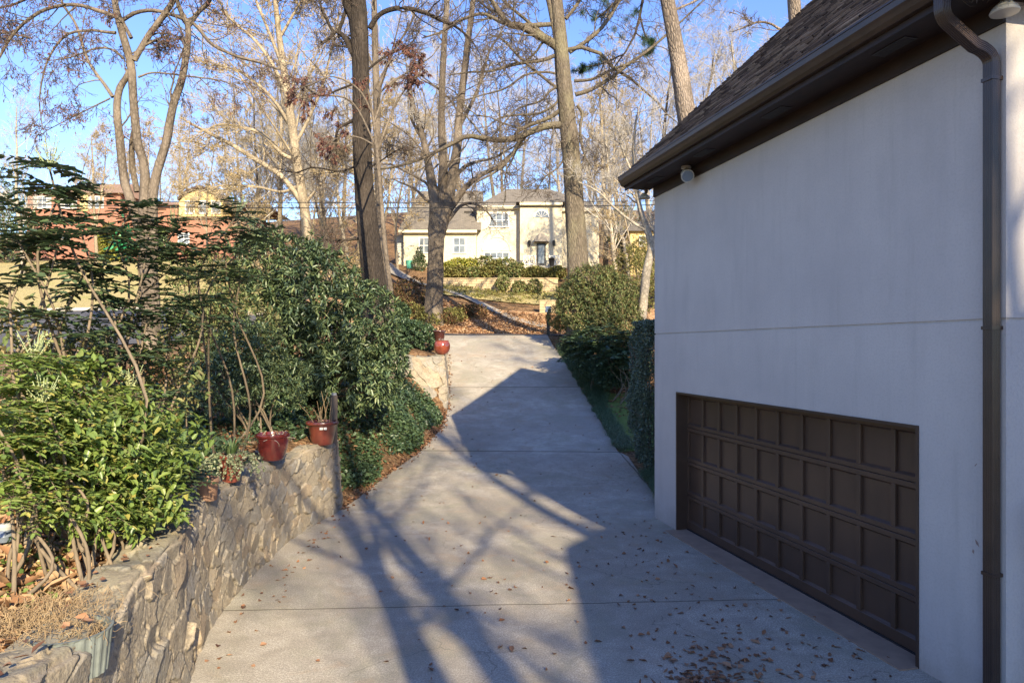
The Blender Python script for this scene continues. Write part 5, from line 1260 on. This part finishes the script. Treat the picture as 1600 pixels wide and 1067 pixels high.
mahonia(GB(180, 770, 6.1), W((205,610,6.3),(200,665,6.1),(235,720,6.3),(195,760,5.9),(250,765,6.3),(225,800,6.1),(215,640,6.2),(175,620,6.0)), 'bright green mahonia arching over the stone wall top', rm, 1, 13, .75, (0,), .014)
mahonia(GB(240, 740, 7.0), W((255,625,6.9),(285,690,6.9),(262,730,6.6),(300,745,6.9)), 'bluish green mahonia beside the plain clay pot', rm, 0, 12, .72, (), .013)
mahonia(GB(10, 760, 4.8), W((10,720,4.7),(45,745,4.9),(75,770,4.9),(20,780,4.6),(-15,650,4.6),(30,690,4.75)), 'bright leafy mahonia cut by the left frame edge', rm, 1, 12, .7, (), .013)
shrub('holly_leaved_shrub', 'dense bright yellow green leafy mass at lower left above the leaf litter', GB(110, 850, 5.5),
 [PXlob for PXlob in ((*PX(40, 650, 5.3), .35, .3, .28), (*PX(110, 690, 5.4), .4, .3, .30), (*PX(190, 690, 5.9), .42, .35, .32), (*PX(60, 740, 5.2), .3, .25, .22), (*PX(150, 760, 5.5), .36, .3, .26), (*PX(225, 760, 6.0), .34, .3, .28), (*PX(265, 700, 6.5), .35, .3, .3), (*PX(120, 600, 6.0), .35, .3, .25), (*PX(110, 800, 5.2), .24, .2, .14), (*PX(180, 815, 5.5), .26, .2, .15), (*PX(240, 800, 5.95), .24, .2, .15))],
 1150, 4, .09, .042, M_lf_mah2, rm, .15, .35, 'wide', 5, .010, inner=.15, tuft=1.0, jit=.03)
shrub('holly_leaved_shrub', 'tall airy shrub with yellow green leaves filling the left edge', GB(60, 700, 7.5),
 [PXlob for PXlob in ((*PX(30, 520, 7.0), .5, .4, .45), (*PX(110, 560, 7.2), .5, .4, .4), (*PX(190, 540, 7.8), .5, .4, .4), (*PX(20, 600, 6.5), .4, .3, .35), (*PX(260, 600, 7.8), .45, .4, .4))],
 420, 4, .10, .045, M_lf_bush, rm, .2, .3, 'wide', 12, .010, inner=.1, tuft=1.0, jit=.03)
# --- rhododendron and neighbours
def lob(px, py, Y, rx, ry, rz): p = PX(px, py, Y); return (p[0], p[1], p[2], rx, ry, rz)
shrub('rhododendron', 'huge glossy green rhododendron filling the bank left of the driveway', GB(490, 650, 15.0),
 [lob(425, 420, 15.4, .95, .9, .8), lob(485, 455, 15, 1.0, 1.0, 1.0), lob(545, 505, 14.6, 1.0, .95, .95), lob(588, 575, 14.6, .62, .8, .75), lob(470, 550, 14.2, 1.1, 1, .95), lob(545, 590, 14.0, .85, .8, .65), lob(400, 500, 15, .9, .9, 1.0), lob(410, 590, 14.0, .7, .8, .7)],
 2700, 9, .15, .045, M_lf_rho, rm, -.05, .25, 'oval', 14, .045, inner=.72, tuft=.9)
shrub('evergreen_shrub', 'lighter green shrub between the mahonias and the rhododendron', GB(340, 600, 13.0),
 [lob(325, 450, 13.5, .7, .7, .7), lob(360, 520, 12.5, .8, .7, .8), lob(310, 540, 12.6, .6, .6, .8)], 1000, 8, .11, .034, M_lf_bush, rm, .1, .2, 'oval', 9, .03)
shrub('evergreen_shrub', 'loose dark shrub on the bank behind the pots', GB(405, 640, 11.5),
 [lob(385, 560, 11.5, .55, .6, .6), lob(345, 600, 11, .6, .5, .45), lob(440, 600, 11.8, .5, .5, .45)], 800, 8, .09, .03, M_lf_rho, rm, .1, .2, 'oval', 8, .02)
shrub('ivy_mound', 'clipped dark ivy mound above the far stone wall', GB(628, 560, 25.5),
 [lob(628, 528, 24.5, .8, 1.1, .62), lob(652, 530, 25.5, .72, 1.3, .55), lob(600, 500, 25.5, .9, 1.0, .8), lob(600, 552, 23.6, .6, .8, .6), lob(575, 545, 22.8, .8, .9, .85)], 4200, 6, .085, .07, M_lf_ivy, rm, .2, .1, 'oval', 5, .03, inner=.85)
# --- ivy ground cover on the bank
def cover(name, label, XY, rng, Lg, Wd, mat, hgt=.12, cat_=None, up=.9, shape='oval', patchy=0.0, lift=.0):
    X, Y = XY[:, 0], XY[:, 1]
    if patchy:
        n = np.sin(X*2.3+1.1)*np.sin(Y*1.9)+np.sin(X*5.1+Y*3.7)*.5+rng.normal(0, .35, len(X)); kp = n > patchy; X = X[kp]; Y = Y[kp]
    Z = ground(X, Y)+rng.uniform(.01, 1, len(X))**1.5*hgt*(1+.5*np.sin(X*4)*np.sin(Y*3.3))+lift; n = len(X)
    C = np.stack([X, Y, Z], -1); D = rand_dir(n, rng, .15, .5); U = rand_dir(n, rng, up*2, .8)
    V, F = leaf_geo(C, D, U, Lg*rng.uniform(.6, 1.2, n), Wd*rng.uniform(.7, 1.2, n), .15, .15, shape)
    o = link(name, mesh_np(name, V, F), mat); tag(o, label, cat_, None, 'stuff'); return o
def area(n, x0, x1, y0, y1, rng): return np.stack([rng.uniform(x0, x1, n), rng.uniform(y0, y1, n)], -1)
A = area(78000, -5.8, -1.9, 12.7, 23.5, rm); edge_ = interp(A[:, 1], LY, LX); A = A[(A[:, 0] < edge_-.18-.12*np.sin(A[:, 1]*2.1)) & ~((A[:, 1] > 21.5) & (A[:, 0] > -3.4))]
cover('ivy_ground_cover', 'dark ivy covering the bank between the two stone walls', A, rm, .085, .075, M_lf_ivy, .22, 'ground cover', patchy=-.8)
A = area(26000, -7.5, -3.6, 7.8, 13.0, rm); cover('ivy_ground_cover', 'ivy spreading behind the pots on the stone wall', A[(A[:, 0] < interp(A[:, 1], LY, LX)-.42)], rm, .075, .06, M_lf_ivy, .16, 'ground cover', patchy=-.1)
A = area(2600, -4.3, -3.05, 4.1, 6.2, rm); cc_ = np.array([(-3.5, 5.1), (-3.3, 4.6), (-3.75, 5.5), (-3.9, 4.7)]); A = A[np.min(((A[:, None]-cc_[None])**2).sum(-1), 1) < .055]
cover('ivy_ground_cover', 'small ivy patches on the leaf litter at lower left', A, rm, .05, .048, M_lf_mah2, .07, 'ground cover')
# --- right side planting
hb = GB(1000, 745, 15.8)
rh = np.random.default_rng(9); nH = 30000
hx0, hx1, hy0, hy1, hz0, hz1 = 2.85, 4.2, 14.9, 16.5, .3, 3.45
face = rh.choice(3, nH, p=[.5, .3, .2]); X = rh.uniform(hx0, hx1, nH); Y = rh.uniform(hy0, hy1, nH); Z = rh.uniform(hz0, hz1, nH)**1.0; dp = rh.exponential(.06, nH)-.03
X = np.where(face == 0, hx0+dp, X); Y = np.where(face == 1, hy0+dp, Y); Z = np.where(face == 2, hz1-dp, Z)
wv = .07*np.sin(Y*3+Z*4)+.05*np.sin(Z*9+Y*7); X = X+np.where(face == 0, wv-.18*sstep(2.6, 3.5, Z)*-1+.15*sstep(.9, .3, Z)*-1*-1, 0)
C = np.stack([X, Y, Z], -1); nrm = np.array([(-1, 0, .2), (0, -1, .2), (0, 0, 1.0)])[face]; D = norm(nrm*.6+rand_dir(nH, rh)); U = rand_dir(nH, rh, .8)
V, F = leaf_geo(C, D, U, .055*rh.uniform(.7, 1.3, nH), .03*rh.uniform(.8, 1.2, nH), .2, .1)
hr = empty('clipped_hedge', hb, 0, 'tall clipped small-leaved hedge right against the garage corner', 'hedge')
link('foliage', mesh_np('foliage', V-np.array(hb), F), M_lf_hedge, hr)
st_ = []; 
for k in range(16):
    s0 = np.array([rh.uniform(3.0, 3.6), rh.uniform(15.1, 16.3), .1]); st_.append(resample([s0, s0+np.array([rh.normal(0, .1), rh.normal(0, .1), 1.2]), s0+np.array([rh.normal(0, .2), rh.normal(0, .2), 2.9])], [.02, .015, .006], 8))
P = np.stack([a for a, _ in st_]); Rr = np.stack([r for _, r in st_]); a, b = sprout(P, Rr, 12, rh, .05, 1, 60, .2, 5, .15, .1, .6)
V, F = cat([tubes(P, Rr, 5), tubes(a, b, 3)]); link('stems', mesh_np('stems', V-np.array(hb), F), M_twig, hr)
shrub('laceleaf_bush', 'big rounded yellow green bush at the top right of the driveway', GB(935, 530, 29.5),
 [lob(925, 450, 29.5, 1.1, 1.1, .95), lob(955, 470, 29.2, 1.1, 1.1, 1.1), lob(905, 480, 29, .9, .9, .9), lob(975, 500, 28.5, .7, .8, .8), lob(930, 505, 28.6, 1.1, .8, .5), lob(890, 462, 29.3, .55, .6, .55)],
 4500, 6, .12, .045, M_lf_bush, rm, .0, .3, 'oval', 12, .05, inner=.70)
shrub('laceleaf_bush', 'small green shrub between the mailbox and the big rounded bush', GB(868, 515, 31.5), [lob(868, 495, 31.5, .4, .4, .5), lob(876, 505, 31, .35, .4, .35)], 500, 6, .08, .035, M_lf_olive, rm, .1, .2, 'oval', 4, .02)
for (bp, wh, lab) in (((935, 580, 24.0), ((930,520,24.2),(950,530,24),(915,540,24),(940,548,23.5),(960,545,23.8)), 'leatherleaf mahonia under the big rounded bush'),
                      ((965, 590, 22.5), ((955,535,22.6),(975,525,22.8),(975,550,22.3),(950,560,22.2),(990,535,22.6),(985,560,22.2)), 'low spreading mahonia beside the clipped hedge'),
                      ((915, 560, 26.0), ((905,525,26),(925,515,26.2),(895,535,25.6),(920,540,25.6)), 'mahonia nearest the driveway edge below the bush')):
    mahonia(GB(*bp), W(*wh), lab, rm, 0, 13, 1.75)
shrub('evergreen_shrub', 'dark low shrub behind the mossy lawn patch', GB(955, 585, 23.5), [lob(935, 562, 24.6, .8, .6, .6), lob(975, 568, 23.6, .9, .6, .6), lob(905, 542, 26, .6, .6, .45), lob(945, 575, 24, .8, .5, .45), lob(955, 588, 23.2, .6, .4, .35), lob(985, 585, 23.0, .6, .4, .35)], 3000, 6, .12, .035, M_lf_ivy, rm, .2, .3, 'oval', 0, .02)
shrub('thicket_shrub', 'loose olive thicket right of the rounded bush', GB(1005, 480, 34), [lob(990, 430, 35, 1.2, 1.2, 1.5), lob(1015, 400, 37, 1.2, 1.2, 1.2), lob(1010, 460, 33, 1, 1, .8)], 1400, 5, .14, .05, M_lf_olive, rm, .1, .3, 'oval', 14, .03, inner=.3)
def blades(XY, rng, nb, Lg, w_, name, label, mat=M_grass, cat_='ground cover', hz=None):
    X = np.repeat(XY[:, 0], nb)+rng.normal(0, .03, len(XY)*nb); Y = np.repeat(XY[:, 1], nb)+rng.normal(0, .03, len(XY)*nb); n = len(X)
    Z = ground(X, Y) if hz is None else hz
    C = np.stack([X, Y, Z+0*X], -1); az = rng.uniform(0, 6.28, n); out = np.stack([np.cos(az), np.sin(az), 0*az], -1); L_ = Lg*rng.uniform(.6, 1.2, n)
    S = np.stack([-np.sin(az), np.cos(az), 0*az], -1)*w_/2; pts = []
    for t, o, h in ((0, 0, 0), (.4, .18, .42), (.75, .48, .55), (1, .82, .40)):
        c = C+out*(L_*o)[:, None]; c[:, 2] += L_*h; ww = (1-t*.9); pts += [c+S*ww, c-S*ww]
    V = np.stack(pts, 1).reshape(-1, 3); i = np.arange(n)[:, None]*8; F = np.concatenate([i+np.array([[2*q, 2*q+1, 2*q+3, 2*q+2]]) for q in range(3)])
    return V, F
A = area(5200, 2.0, 3.6, 17.0, 30.5, rm); er = interp(A[:, 1], RY, RX); wdt = np.interp(A[:, 1], [17, 22, 24, 30], [.42, .45, .9, 1.2]); A = A[(A[:, 0] > er+.04+.05*np.sin(A[:, 1]*6)) & (A[:, 0] < er+wdt)]
V, F = blades(A, rm, 11, .26, .012, '', ''); o = link('border_grass', mesh_np('border_grass', V, F), M_grass); tag(o, 'dark mondo grass border along the right driveway edge', 'ground cover', None, 'stuff')
A = area(420, 2.62, 3.3, 12.2, 14.9, rm); A = A[(A[:, 0] > 2.8-.05*np.sin(A[:, 1]*3))]
V, F = blades(A, rm, 16, .30, .012, '', ''); o = link('border_grass', mesh_np('border_grass', V, F), M_grass); tag(o, 'mondo grass clump at the foot of the clipped hedge', 'ground cover', None, 'stuff')
A = area(16000, 2.8, 5.3, 16.9, 23.4, rm); V, F = blades(A, rm, 4, .045, .006, '', '')
o = link('lawn_grass', mesh_np('lawn_grass', V, F), mat_leaf('lawn grass', [(.14, .24, .05), (.2, .3, .07), (.3, .33, .12)], .6, .2, .3)); tag(o, 'short mossy grass on the lawn patch', 'grass', None, 'stuff')
# --- far plants
FARG = 'rounded shrubs in the bed before the cream house'
for i, (px, py, r, mt_) in enumerate(((700,418,.9,2),(716,412,.9,2),(732,414,1.0,2),(757,412,1.2,0),(775,418,1.1,1),(790,414,1.2,0),(806,420,1.0,0),(826,425,.7,1),(846,428,.6,0),(862,428,.6,1),(700,428,.8,1),(720,427,.9,1),(740,429,.8,0),(762,428,.9,1),(786,430,.8,0),(805,430,.9,0),(838,432,.8,1),(872,430,.9,1))):
    py = min(py, 425)+1; r *= .72; c = PX(px, py, 61-.1*(py-410)); shrub('garden_shrub', ('bright yellow shrub before the garage wing of the cream house' if mt_ == 2 else 'rounded garden shrub in the bed before the cream house'), (c[0], c[1], gz(c[0], c[1])), [(c[0], c[1], c[2], r, r*.8, r*.75)], 170, 5, .24, .12, [M_lf_bush, M_lf_olive, M_lf_yel][mt_], rm, .2, .2, stems=0, group='bright yellow shrubs before the garage wing' if mt_ == 2 else FARG, inner=.6)
for (px, py, r, lab) in ((785,443,.55,'leftmost small shrub against the buff garden wall'),(811,449,.5,'middle small shrub below the buff garden wall'),(835,448,.6,'rightmost small shrub against the buff garden wall')):
    c = PX(px, py, 55.5); shrub('garden_shrub', lab, (c[0], c[1], gz(c[0], c[1])), [(c[0], c[1], c[2], r, r, r*.95)], 260, 5, .16, .08, M_lf_bush, rm, .2, .2, stems=3)
c = PX(655, 405, 62); zb_ = gz(c[0], c[1]); shrub('conical_shrub', 'dark conical evergreen by the cream garage wing', (c[0], c[1], zb_), [(c[0], c[1], c[2]-.5, .65, .6, .6), (c[0], c[1], c[2], .48, .45, .6), (c[0], c[1], c[2]+.55, .25, .25, .5)], 420, 5, .18, .06, M_lf_rho, rm, .3, .1, stems=2)
G5 = 'shaded reddish shrubs on the bank across the street'
for (px, py, Y, r, k) in ((600,455,44,1.2,1),(615,470,43,1.3,1),(628,455,46,1.2,1),(640,482,42,1.0,0),(655,470,43.5,1.0,1),(612,490,41.5,.9,0),(668,488,41.5,.7,0),(690,484,42,.7,1),(705,478,43,.8,0),(722,474,44,.7,1),(738,472,44.5,.8,1),(590,480,42,1.2,1),(645,448,48,1.1,1),(575,460,44,1.2,1)):
    c = PX(px, py, Y); z0 = gz(c[0], c[1]); shrub('bank_shrub', 'reddish brown deciduous shrub on the shaded bank' if k else 'yellow green shrub among the reddish shrubs on the bank', (c[0], c[1], z0), [(c[0], c[1], z0+r*.35, r*1.1, r, r*.65)], 260, 5, .15, .07, M_lf_brown if k else M_lf_olive, rm, .2, .2, stems=6, stem_r=.03, group=G5 if k else 'yellow green shrubs on the shaded bank', inner=.45)
A = area(9000, -6, 9, 49.5, 56.2, rm); cover('ground_cover', 'low green ground cover below the buff garden wall', A, rm, .22, .12, M_lf_olive, .3, 'ground cover', patchy=.1)
for (px, Y, rz_, lab, m_) in ((5,62,5.5,'dark evergreen tree at the far left edge beside the brick house',M_lf_rho),(975,66,3.5,'dark green cedar behind the right end of the cream house',M_lf_rho),(842,84,6,'evergreen tree tops rising above the cream house roof',M_lf_rho),(248,62,1.8,'dark green foundation shrub by the brick house centre',M_lf_rho),(170,64,2,'yellow leaved shrub before the brick house',M_lf_yel),(1035,50,2.5,'rusty leaved tall shrub in the gap beside the garage corner',M_lf_brown)):
    x = (px-CX)/FPX*Y; z0 = gz(x, Y); shrub('evergreen_tree' if rz_ > 3 else 'garden_shrub', lab, (x, Y, z0), [(x, Y, z0+rz_*.9, rz_*.42, rz_*.42, rz_*.8), (x+.6, Y, z0+rz_*.5, rz_*.5, rz_*.45, rz_*.5)], 900, 5, .35, .10, m_, rm, .3, .2, stems=5, stem_r=.09, cat_='tree' if rz_ > 3 else 'shrub', inner=.35)
# foundation hedge of the brick house
# thicket of brown brush between the houses
BR = 'brown brush thicket left of the dark oak'
for k in range(22):
    px = rm.uniform(400, 570); Y = rm.uniform(44, 56); x = (px-CX)/FPX*Y; z0 = gz(x, Y)
    shrub('brush_clump', 'tan brush clump in the thicket left of the dark oak trunk', (x, Y, z0), [(x, Y, z0+1.1, 1.1, 1.1, 1.3)], 130, 4, .13, .06, M_lf_tan, rm, .1, .3, stems=16, stem_r=.025, group=BR, inner=.2, mstem=M_twig_tan)
# --- plants in the pots
def stuff_leaves(root, P, n, rng, Lg, Wd, mat, name='foliage', **kw):
    v, f = leaves_on(P, n, rng, Lg, Wd, **kw); return link(name, mesh_np(name, v, f), mat, root)
def sprigs(n, rng, h, spread, base=(0, 0, 0), k=8, up=1.0, wig=.12):
    d = rand_dir(n, rng, up); d[:, 2] = np.abs(d[:, 2]); o = []; p = np.array(base)+rng.normal(size=(n, 3))*np.array([spread, spread, 0]); out = [p]; L_ = h*rng.uniform(.5, 1.1, n)[:, None]/(k-1)
    for q in range(k-1): d = norm(d+rng.normal(size=d.shape)*wig); p = p+d*L_; out.append(p)
    return np.stack(out, 1)
rp_ = np.random.default_rng(31)
a = sprigs(16, rp_, .55, .07, (0, 0, .34), up=3.2, wig=.06); V, F = tubes(a, np.full(a.shape[:2], .006)*np.linspace(1, .4, 8), 5); link('bare_stems', mesh_np('bare_stems', V, F, True), M_strap, P4)
a = sprigs(30, rp_, .20, .1, (0.02, 0, .30), up=.8, wig=.3); V, F = tubes(a, np.full(a.shape[:2], .003), 4); link('dead_twigs', mesh_np('dead_twigs', V, F), M_twig_pale, P3); stuff_leaves(P3, a, 120, rp_, .04, .012, M_dead2, 'dry_leaves')
# strap leaves + trailing variegated ivy
n = 46; az = rp_.uniform(0, 6.28, n); L_ = rp_.uniform(.28, .46, n); pts = []; C0 = np.stack([.03*np.cos(az), .03*np.sin(az), .31+0*az], -1); outv = np.stack([np.cos(az), np.sin(az), 0*az], -1); S = np.stack([-np.sin(az), np.cos(az), 0*az], -1)*.013
for t, o_, h_ in ((0, 0, 0), (.3, .2, .34), (.6, .46, .5), (.85, .72, .46), (1, .88, .36)):
    c = C0+outv*(L_*o_*rp_.uniform(.7, 1.1, n))[:, None]; c[:, 2] += L_*h_; ww = 1-.85*t; pts += [c+S*ww, c-S*ww]
V = np.stack(pts, 1).reshape(-1, 3); i = np.arange(n)[:, None]*10; F = np.concatenate([i+np.array([[2*q, 2*q+1, 2*q+3, 2*q+2]]) for q in range(4)]); link('strap_leaves', mesh_np('strap_leaves', V, F), M_lf_strap, P2)
n = 26; az = rp_.uniform(0, 6.28, n); out = []; p = np.stack([.10*np.cos(az), .10*np.sin(az), .31+0*az], -1); d = np.stack([np.cos(az), np.sin(az), .3+0*az], -1); st__ = rp_.uniform(.03, .06, n)[:, None]
for q in range(9): out.append(p); p = p+d*st__; d = norm(d+np.array([0, 0, -.42])+rp_.normal(size=(n, 3))*.12); p[:, 2] = np.maximum(p[:, 2], np.where(np.hypot(p[:, 0], p[:, 1]) > .2, -.3, .02))
a = np.stack(out, 1); V, F = tubes(a, np.full(a.shape[:2], .002), 3); o = link('trailing_ivy', mesh_np('trailing_ivy', V, F), M_flw_st, P2); stuff_leaves(o, a, 900, rp_, .035, .032, M_lf_var, 'ivy_leaves', jit=.012, t0=0)
a = sprigs(380, rp_, .12, .09, (0, 0, .215), up=.15, wig=.4, k=6); V, F = tubes(a, np.full(a.shape[:2], .0016), 3); link('dead_straw', mesh_np('dead_straw', V, F), M_strap, gp_)
a = sprigs(22, rp_, .22, .06, (0, 0, .33), up=2, wig=.15); V, F = tubes(a, np.full(a.shape[:2], .004), 4); link('bare_stems', mesh_np('bare_stems', V, F), M_twig_pale, P5)
# straw heap on the bed next to the planter
a = sprigs(1500, rp_, .11, .22, (-3.05, 4.3, 1.22), up=.1, wig=.3, k=5); V, F = tubes(a, np.full(a.shape[:2], .0017), 3); o = link('dead_straw', mesh_np('dead_straw', V, F), M_strap); tag(o, 'heap of dead straw and pine needles beside the ribbed planter', 'straw', None, 'stuff')
# bright green tuft hanging in the multi-stem tree
c = PX(194, 375, 9.0); tr_ = empty('hanging_plant', c, 0, 'bright green leafy bundle hanging before the multi-stemmed trunk', 'hanging plant')
v, f = leaf_geo(rp_.normal(size=(150, 3))*np.array([.06, .05, .09]), rand_dir(150, rp_, -.9), rand_dir(150, rp_), np.full(150, .09), np.full(150, .045), .2, .2); link('foliage', mesh_np('foliage', v, f), mat_leaf('bright emerald leaf', [(.03, .22, .09), (.06, .36, .14), (.02, .15, .08)], .35, .5, .25), tr_)
MB().tube([(0, 0, .0), (0, .01, .35)], .004, 5).build('hanger', M_cable, tr_)
# bare twisting branches at the left edge bed
a = []; rb_ = np.random.default_rng(8)
b0 = np.array(GB(120, 850, 5.1)); 
for (pxs) in (((130,860),(95,810),(60,760),(25,735),(-10,720)), ((130,862),(90,800),(60,735),(50,690)), ((40,850),(40,815),(20,780),(-8,770)), ((118,850),(105,790),(85,745),(70,700)), ((30,842),(38,800),(30,765),(35,730))):
    a.append(resample([PX(x, y, 5.1+.1*k) for k, (x, y) in enumerate(pxs)], list(np.linspace(.013, .006, len(pxs))), 14))
P = np.stack([q for q, _ in a]); Rr = np.stack([q for _, q in a]); s1, s2 = sprout(P, Rr, 4, rb_, .3, 1, 45, .4, 6, .2, .1, .6)
br = empty('bare_branches', b0, 0, 'bare tangled stems over the leaf litter near the clear garden light', 'shrub'); V, F = cat([tubes(P, Rr, 7), tubes(s1, s2, 4)]); link('stems', mesh_np('stems', V-b0, F, True), M_cane, br)

# --- fallen leaves
def fallen(name, label, XYZ, rng, Lg, Wd, mat):
    n = len(XYZ); D = rand_dir(n, rng, 0, .25); U = rand_dir(n, rng, 2.2, 1); V, F = leaf_geo(XYZ, D, U, Lg*(.4+rng.gamma(2.2, .2, n)), Wd*rng.uniform(.6, 1.9, n), rng.uniform(.0, .5), .15)
    # per-leaf curl
    V = V.reshape(-1, 6, 3); V[:, [1, 5], 2] += rng.uniform(0, .25, (n, 1))*Wd*np.ones((1, 2)); V[:, 3, 2] += rng.uniform(0, .3, n)*Wd; V[..., 2] = np.maximum(V[..., 2], XYZ[:, None, 2]+.001)
    o = link(name, mesh_np(name, V.reshape(-1, 3), F), mat); tag(o, label, 'fallen leaves', None, 'stuff'); return o
rf2 = np.random.default_rng(14)
A = []
for (cx, cy, sx_, sy_, n) in ((1.9, 6.3, .35, .3, 130), (1.62, 5.95, .16, .12, 170), (1.3, 5.75, .3, .1, 90), (2.4, 7.2, .7, .7, 70), (.8, 9, 1.2, 1.8, 60), (2.0, 10, .6, 1.6, 60), (-1.5, 8.5, 1.3, 3, 50), (0, 17, 1.6, 4, 70), (-.5, 26, 1.4, 4, 60), (-2.9, 8.5, .18, 2.5, 90), (3.0, 6.2, .5, .5, 50)):
    A.append(np.stack([rf2.normal(cx, sx_, n), rf2.normal(cy, sy_, n)], -1))
A = np.concatenate(A); k_ = (A[:, 0] > interp(A[:, 1], LY, LX)+.08) & (A[:, 0] < np.where(A[:, 1] < 12, 5.103-.2259*A[:, 1]-.1, interp(A[:, 1], RY, RX))) & (A[:, 1] > 4.5); A = A[k_]
fallen('fallen_leaves', 'dry brown leaves scattered over the driveway concrete', np.concatenate([A, (interp(A[:, 1], DY, DZ)+.006)[:, None]], 1), rf2, .07, .032, M_dead2)
e_ = rf2.uniform(12.3, 31, 900); A = np.stack([interp(e_, LY, LX)+rf2.normal(-.06, .09, 900), e_], -1); fallen('fallen_leaves', 'leaves collected along the left driveway edge', np.concatenate([A, (np.maximum(interp(e_, DY, DZ), ground(A[:, 0], A[:, 1])+.0)+.012)[:, None]], 1), rf2, .08, .045, M_dead2)
A = area(15000, -6.2, -2.6, 3.4, 9.0, rf2); A = A[A[:, 0] < interp(A[:, 1], LY, LX)-.38]; fallen('leaf_litter', 'thick tan leaf litter on the bed above the near stone wall', np.concatenate([A, (ground(A[:, 0], A[:, 1])+rf2.uniform(.005, .05, len(A)))[:, None]], 1), rf2, .12, .055, M_dead)
A = area(600, -4.2, -2.2, 2.0, 12.0, rf2); dx = interp(A[:, 1], LY, LX)-A[:, 0]; A = A[(dx > .12) & (dx < .45)]; fallen('fallen_leaves', 'leaves and debris lying on top of the stone wall', np.concatenate([A, np.full((len(A), 1), 1.275)], 1), rf2, .07, .035, M_dead2)
A = area(14000, -9, -3.2, 9, 22, rf2); dx = interp(A[:, 1], LY, LX)-A[:, 0]; A = A[dx > .5]; fallen('leaf_litter', 'brown leaf litter beneath the shrubs on the left bank', np.concatenate([A, (ground(A[:, 0], A[:, 1])+rf2.uniform(.005, .04, len(A)))[:, None]], 1), rf2, .12, .055, M_dead)
A = area(9000, -9, 8, 39.3, 46.5, rf2); fallen('leaf_litter', 'orange brown leaves covering the verge across the street', np.concatenate([A, (ground(A[:, 0], A[:, 1])+.08+rf2.uniform(.005, .04, len(A)))[:, None]], 1), rf2, .17, .09, M_dead)
A = area(2500, 2.8, 6.5, 20.5, 31, rf2); fallen('leaf_litter', 'brown leaves on the bed right of the driveway', np.concatenate([A, (ground(A[:, 0], A[:, 1])+rf2.uniform(.005, .05, len(A)))[:, None]], 1), rf2, .12, .055, M_dead2)
# pine needle tufts hanging near the top right
pr_ = np.random.default_rng(3); root = empty('pine_tree', GB(1330, 480, 34), 0, 'pine whose needle tufted boughs dangle right of the mossy limbed oak', 'tree'); b = np.array(root.location)
V, F, r_ = trunk_mesh([(np.array([PX(1330, 480, 34)-[0, 0, 1], PX(1310, 200, 34), PX(1300, -100, 34), PX(1295, -400, 34)])-b, [.35, .32, .28, .2])], 12, 24, seed=4); link('trunk', mesh_np('trunk', V, F, True), M_bark_pine, root)
lm = [([(1298,-120),(1180,-70),(1060,-40),(1010,-10),(1000,25),(990,60),(975,85),(960,105)], [5,4,3.4,2.6,2.2,1.9,1.5,1]), ([(1060,-40),(1000,-30),(960,5),(930,30),(915,15)], [2.5,2,1.6,1,.7]), ([(1000,25),(1008,55),(1020,75),(1010,85)], [1.6,1.3,1,.6]), ([(975,85),(940,100),(915,105),(900,112)], [1.3,1,.8,.5])]
q = [resample(np.array(PXL(p, 34))-b, [x*34/FPX for x in r], 16) for p, r in lm]; P = np.stack([a for a, _ in q]); Rr = np.stack([r for _, r in q]); s1, s2 = sprout(P, Rr, 9, pr_, .45, 1, 50, .16, 6, .2, .0, .5)
V, F = cat([tubes(P, Rr, 6), tubes(s1, s2, 4)]); link('branches', mesh_np('branches', V, F, True), M_bark_dark, root)
tips = s1[:, -1]; tips = np.concatenate([tips, s1[:, 3]]); n = 90; C = np.repeat(tips, n, 0)+pr_.normal(size=(len(tips)*n, 3))*.05; D = rand_dir(len(C), pr_, .25); V, F = leaf_geo(C, D, rand_dir(len(C), pr_), pr_.uniform(.15, .3, len(C)), .012, 0, .1, 'blade'); link('needles', mesh_np('needles', V, F), M_needle, root)
# debris packed behind the downspout elbow at the gutter end
cg = np.array(HW(-.25, .32, WT+.1)); a = sprigs(220, pr_, .22, .09, cg, up=-.2, wig=.4, k=5); V, F = tubes(a, np.full(a.shape[:2], .002), 3); o = link('gutter_debris', mesh_np('gutter_debris', V, F), M_twig); tag(o, 'dark nest of twigs packed at the near gutter end', 'debris', None, 'stuff')
